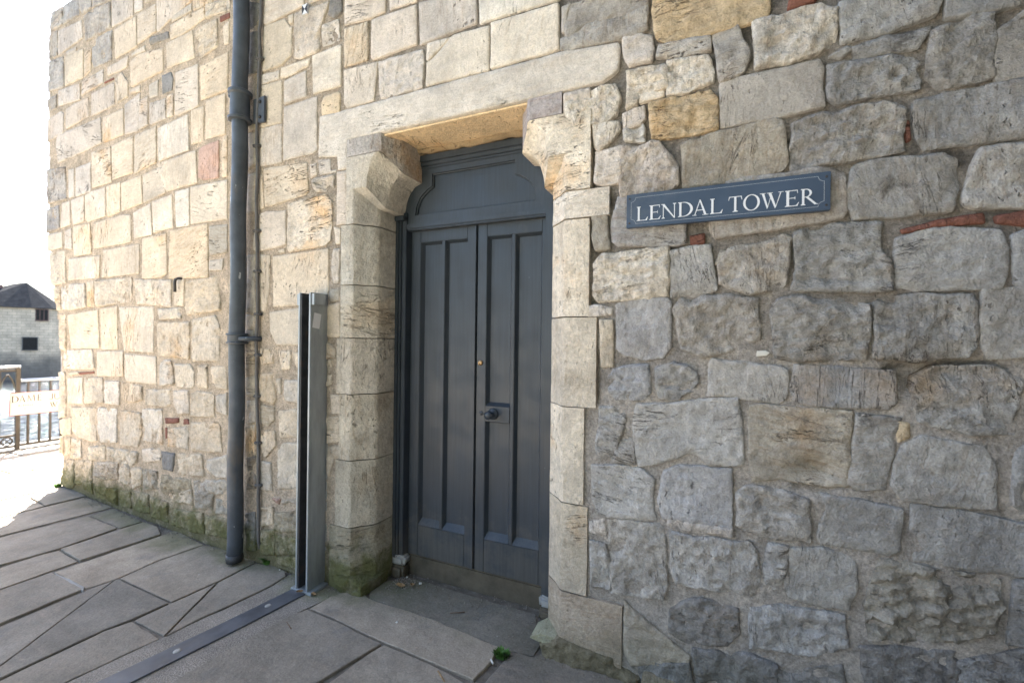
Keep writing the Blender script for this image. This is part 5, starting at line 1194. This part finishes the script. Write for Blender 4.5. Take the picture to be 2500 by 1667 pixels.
# taller panels of pointed arches
y1 = .655; PW = .148
bar(.632, .0, 1.06, .020, 'panel_post')
for k in range(16):
    yb, ya = .612-k*PW, .612-(k+1)*PW; ym = (ya+yb)/2
    bar(ya+.002, .0, 1.02, .011)
    bm = bmesh.new()
    for s in (-1, 1):
        tube(bm, [(RX, ym+s*(PW/2-.012)*(1-(i/8)**2.2), .80+.18*i/8) for i in range(9)], .0095, 6)
    bm_obj('pointed_arch', bm, M['rail'], rl, True)
    bm = bmesh.new(); tube(bm, [(RX, ym+.05*math.cos(i*math.pi/8), .125+.05*math.sin(i*math.pi/8)) for i in range(17)], .008, 6, False)
    tube(bm, [(RX, ym-.04, .085), (RX, ym+.04, .165)], .006, 6); tube(bm, [(RX+.001, ym+.04, .085), (RX+.001, ym-.04, .165)], .006, 6)
    bm_obj('roundel', bm, M['rail'], rl, True)
bm = bmesh.new(); tube(bm, [(RX, .655-i*.5, 1.075) for i in range(7)], .022, 12); bm_obj('handrail', bm, M['handrail'], rl, True)
for z in (.055, .195, 1.03):
    bm = bmesh.new(); box(bm, RX-.014, RX+.014, -2.0, .612, z-.012, z+.012, .003); bm_obj('panel_rail', bm, M['rail'], rl)
ss = meta(empty('street_sign', (0, 0, 0)), 'cream street name sign starting DAME fixed to the riverside railing', 'sign')
SXp = RX+.045
y0s, y1s, z0s, z1s = .545, 2.05, .452, .742
bm = bmesh.new(); box(bm, SXp-.006, SXp, y0s, y1s, z0s, z1s, .003); bm_obj('sign_plate', bm, M['plate'], ss)
bm = bmesh.new(); t = .006
for q in ((y0s, y0s+t, z0s, z1s), (y0s+t, y1s-t, z0s, z0s+t*.7), (y0s+t, y1s-t, z1s-t*.7, z1s), (y1s-t, y1s, z0s, z1s)): box(bm, SXp+.0003, SXp+.0012, *q)
bm_obj('sign_border', bm, M['red'], ss)
for y in (.62, 1.4, 1.98):
    bm = bmesh.new(); box(bm, RX+.012, SXp-.0062, y-.015, y+.015, .56, .63); bm_obj('fixing', bm, M['iron'], ss)
lt = empty('lettering'); lt.parent = ss
pl = lambda u, z, d: (SXp+.0003+d, u, z)
for ch, y, w, zb, h in [('D', 0.56, 0.067, 0.62, 0.083), ('A', 0.63, 0.063, 0.62, 0.083), ('M', 0.706, 0.077, 0.62, 0.083), ('E', 0.801, 0.041, 0.62, 0.083), ('J', 0.919, 0.034, 0.62, 0.083), ('U', 0.97, 0.059, 0.62, 0.083), ('W', 0.922, 0.084, 0.513, 0.071), ('A', 1.019, 0.063, 0.513, 0.071), ('D', 1.059, 0.08, 0.62, 0.083), ('I', 1.169, 0.012, 0.62, 0.083), ('L', 1.102, 0.055, 0.513, 0.071), ('K', 1.177, 0.06, 0.513, 0.071)]:
    bm = bmesh.new(); put_glyph(bm, ch, y, w, zb, h, pl); bm_obj('letter', bm, M['brown'], lt)
bm = bmesh.new(); rnd = random.Random(2)
for i in range(7): box(bm, SXp+.0003, SXp+.0009, .625+i*.021, .625+i*.021+rnd.uniform(.007, .013), .565, .565+rnd.uniform(.012, .026))
box(bm, SXp+.0003, SXp+.0009, .68, .692, .525, .537); box(bm, SXp+.0003, SXp+.0009, .81, .87, .541, .544)
o = bm_obj('faded_small_print', bm, M['faint'], ss); o['kind'] = 'stuff'

# ================================================================== TOWER ACROSS THE RIVER
far = meta(empty('river_tower', (0, 0, 0)), 'far stone tower with slate roof standing on the opposite river bank', 'building')
sd = Vector((-.948, .317, 0)); eu = Vector((.317, .948, 0)); base = Vector((0, -2.04, 0))+sd*65.9
far.matrix_world = Matrix(((eu.x, sd.x, 0, base.x), (eu.y, sd.y, 0, base.y), (0, 0, 1, 0), (0, 0, 0, 1)))
plan = [(-5.3,.5),(-3.6,-.1),(-1.6,-.35),(.3,-.3),(1.7,0.0),(2.5,.5),(2.7,1.6),(2.3,4.2),(0,5.2),(-3.5,5.2),(-5.3,4.2)]
bm = bmesh.new(); prism(bm, plan, -5.5, 4.25, 'Z'); bm_obj('wall', bm, M['farwall'], far)
bm = bmesh.new(); ap = bm.verts.new((0, 1.6, 6.78)); ap2 = bm.verts.new((-.9, 2.2, 6.60)); cx, cy = -.8, 1.8
ev = [bm.verts.new((x+(x-cx)*.06, y+(y-cy)*.06-.12, 4.20)) for x, y in plan]; n = len(ev)
for i in range(n):
    a, b = ev[i], ev[(i+1) % n]
    bm.faces.new((a, b, ap if (a.co.x+b.co.x)/2 > -2.4 and (a.co.y+b.co.y)/2 < 4.6 else ap2))
try: bm.faces.new((ev[1], ap, ap2))
except ValueError: pass
bmesh.ops.holes_fill(bm, edges=[e for e in bm.edges if e.is_boundary], sides=0)
roof = bm_obj('roof', bm, M['tiles'], far)
bm = bmesh.new(); prism(bm, [(x+(x-cx)*.065, y+(y-cy)*.065-.12) for x, y in plan], 4.10, 4.19, 'Z'); bm_obj('eaves_board', bm, M['iron'], roof)
bm = bmesh.new(); box(bm, -2.1, -1.6, 1.6, 2.2, 5.0, 6.35); bm_obj('chimney', bm, M['woodfar'], roof)
for (u, w, z0, z1, yy, col) in ((1.08,.86,2.93,3.98,-.17,1),(.28,1.04,-.05,1.15,-.31,0)):
    bm = bmesh.new(); box(bm, u-w/2, u+w/2, yy-.06, yy+.5, z0, z1); wi = bm_obj('window', bm, M['glass'], far)
    bm = bmesh.new()
    box(bm, u-w/2-.05, u+w/2+.05, yy-.10, yy-.061, z1, z1+.07); box(bm, u-w/2-.05, u+w/2+.05, yy-.12, yy-.061, z0-.08, z0)
    for q in range(4 if col else 2): xx = u-w/2+w*q/(3 if col else 1); box(bm, xx-.03, xx+.03, yy-.095, yy-.061, z0, z1)
    bm_obj('window_frame', bm, M['woodfar'] if col else M['quay'], wi)

# ================================================================== WEEDS AND LITTER
def tuft(name, x, y, z, n, h, spread, label, cat, seed, wdt=.004):
    rnd = random.Random(seed); bm = bmesh.new()
    for i in range(n):
        a = rnd.uniform(0, 6.28); r = rnd.uniform(0, spread); hh = h*rnd.uniform(.5, 1.1); ln = rnd.uniform(.2, .9)*hh
        p = Vector((x+math.cos(a)*r, y+math.sin(a)*r*.8, z)); dr = Vector((math.cos(a), math.sin(a), 0))*ln; sdv = Vector((-math.sin(a), math.cos(a), 0))*wdt*rnd.uniform(.6, 1.4)
        q = [p-sdv, p+sdv, p+dr*.4+Vector((0, 0, hh*.7))+sdv*1.3, p+dr*.4+Vector((0, 0, hh*.7))-sdv*1.3, p+dr+Vector((0, 0, hh))]
        v_ = [bm.verts.new(c) for c in q]; bm.faces.new(v_[:4]); bm.faces.new((v_[3], v_[2], v_[4]))
    me = bpy.data.meshes.new(name); bm.to_mesh(me); bm.free()
    return meta(link(name, me, M['leaf']), label, cat)
tuft('grass_tuft', -.894, -.118, .0, 150, .026, .036, 'bright green grass tuft in the paving joint before the door', 'grass', 1, .0028)
tuft('weed', -2.665, .0, .0, 40, .05, .026, 'small green weed at the wall foot between downpipe and post', 'weed', 2, .006)
tuft('weed', -5.85, .15, .0, 45, .04, .035, 'green weed at the foot of the far tower corner', 'weed', 3, .006)
def leaf_obj(x, y, z, s, rot, label, mat='deadleaf'):
    bm = bmesh.new(); pr = [(0,0),(.25,.22),(.6,.30),(.85,.18),(1,0),(.85,-.18),(.6,-.30),(.25,-.22)]
    q = [bm.verts.new(((a-.5)*s, b*s, .10*s*math.cos(a*5)+abs(b)*s*.5)) for a, b in pr]; ce = [bm.verts.new(((a-.5)*s, 0, .10*s*math.cos(a*5))) for a in (.25,.6,.85)]
    t = [q[0], q[1], ce[0]], [q[1], q[2], ce[1], ce[0]], [q[2], q[3], ce[2], ce[1]], [q[3], q[4], ce[2]], [q[4], q[5], ce[2]], [q[5], q[6], ce[1], ce[2]], [q[6], q[7], ce[0], ce[1]], [q[7], q[0], ce[0]]
    for f_ in t: bm.faces.new(f_)
    ex = bmesh.ops.extrude_face_region(bm, geom=bm.faces[:]); bmesh.ops.translate(bm, vec=(0, 0, .0012), verts=[g for g in ex['geom'] if isinstance(g, bmesh.types.BMVert)])
    o = bm_obj('dead_leaf', bm, M[mat]); o.location = (x, y, z+.006); o.rotation_euler = (.15, .1, rot); return meta(o, label, 'leaf')
leaf_obj(-1.70, .155, .004, .06, .5, 'curled brown leaf by the left post foot in the doorway')
leaf_obj(-1.64, .19, .004, .05, 2.1, 'darker dead leaf nearer the threshold in the doorway')
leaf_obj(-2.185, -.155, .008, .045, 1.3, 'yellow dead leaf lying on the track strip at the post')
leaf_obj(-2.10, -.13, .002, .035, .2, 'dark leaf scrap beside the post base plate')
def litter(name, p, q, r, mat, label, cat):
    bm = bmesh.new(); tube(bm, [p, tuple((a+b)/2 for a, b in zip(p, q)), q], r, 8); return meta(bm_obj(name, bm, M[mat], None, True), label, cat)
litter('cigarette_end', (-.925,-.165,.006), (-.905,-.185,.006), .0045, 'butt', 'white cigarette end beside the grass tuft', 'litter')
litter('cigarette_end', (-1.615,.225,.008), (-1.60,.235,.008), .006, 'butt', 'pale crumb of litter on the step under the door', 'litter')
litter('twig', (-1.05,-.37,.004), (-1.11,-.33,.005), .003, 'deadleaf', 'pale reddish splinter lying in a joint at the front', 'twig')
litter('twig', (-2.02,-.375,.005), (-1.95,-.405,.006), .003, 'timber', 'small dark twig on the slab right of the track', 'twig')
litter('twig', (-1.29,.06,.004), (-1.22,.10,.005), .0022, 'timber', 'thin dark twig on the doorway slab', 'twig')
for i, (x, y, s) in enumerate(((-1.50,-.13,.006),(-1.73,.26,.007),(-2.28,.0,.007),(-2.52,-.02,.006))):
    bm = bmesh.new(); bmesh.ops.create_icosphere(bm, subdivisions=1, radius=s); rough(bm, .003, 60, i); o = bm_obj('pebble', bm, M['butt']); o.location = (x, y, s*.7)
    meta(o, ['tiny pale pebble on the big slab before the door','pale pebble on the doorway step by the post','pale pebble at the wall left of the steel post','pale grit crumb below the wall cable'][i], 'pebble')

rnd = random.Random(8); v = []; f = []                # loose grit and crumbs of mortar along the wall foot and in the doorway
def crumb(x, y, s):
    i = len(v); a = rnd.uniform(0, 6.28)
    for k_ in range(4): v.append((x+s*math.cos(a+k_*1.57)*rnd.uniform(.7, 1.2), y+s*math.sin(a+k_*1.57)*rnd.uniform(.7, 1.2), .001))
    v.append((x+s*.2, y, s*rnd.uniform(.6, 1.1)+.002)); f.extend([(i, i+1, i+4), (i+1, i+2, i+4), (i+2, i+3, i+4), (i+3, i, i+4)])
for k_ in range(1500):
    x = rnd.uniform(-5.7, .9)
    if -1.85 < x < -.74: y = rnd.uniform(.02, .31)-abs(rnd.gauss(0, .03)); y = .31-abs(rnd.gauss(0, .06)) if rnd.random() < .6 else y
    else: y = surf(x)-.012-abs(rnd.gauss(0, .035))
    crumb(x, y, rnd.uniform(.0015, .0055))
for k_ in range(260): crumb(-1.78+abs(rnd.gauss(0, .09)), .26-abs(rnd.gauss(0, .08)), rnd.uniform(.002, .006))
meta(link('grit', mesh_from('grit', v, f), M['grit']), 'loose grit and mortar crumbs along the foot of the wall', 'grit', kind='stuff')
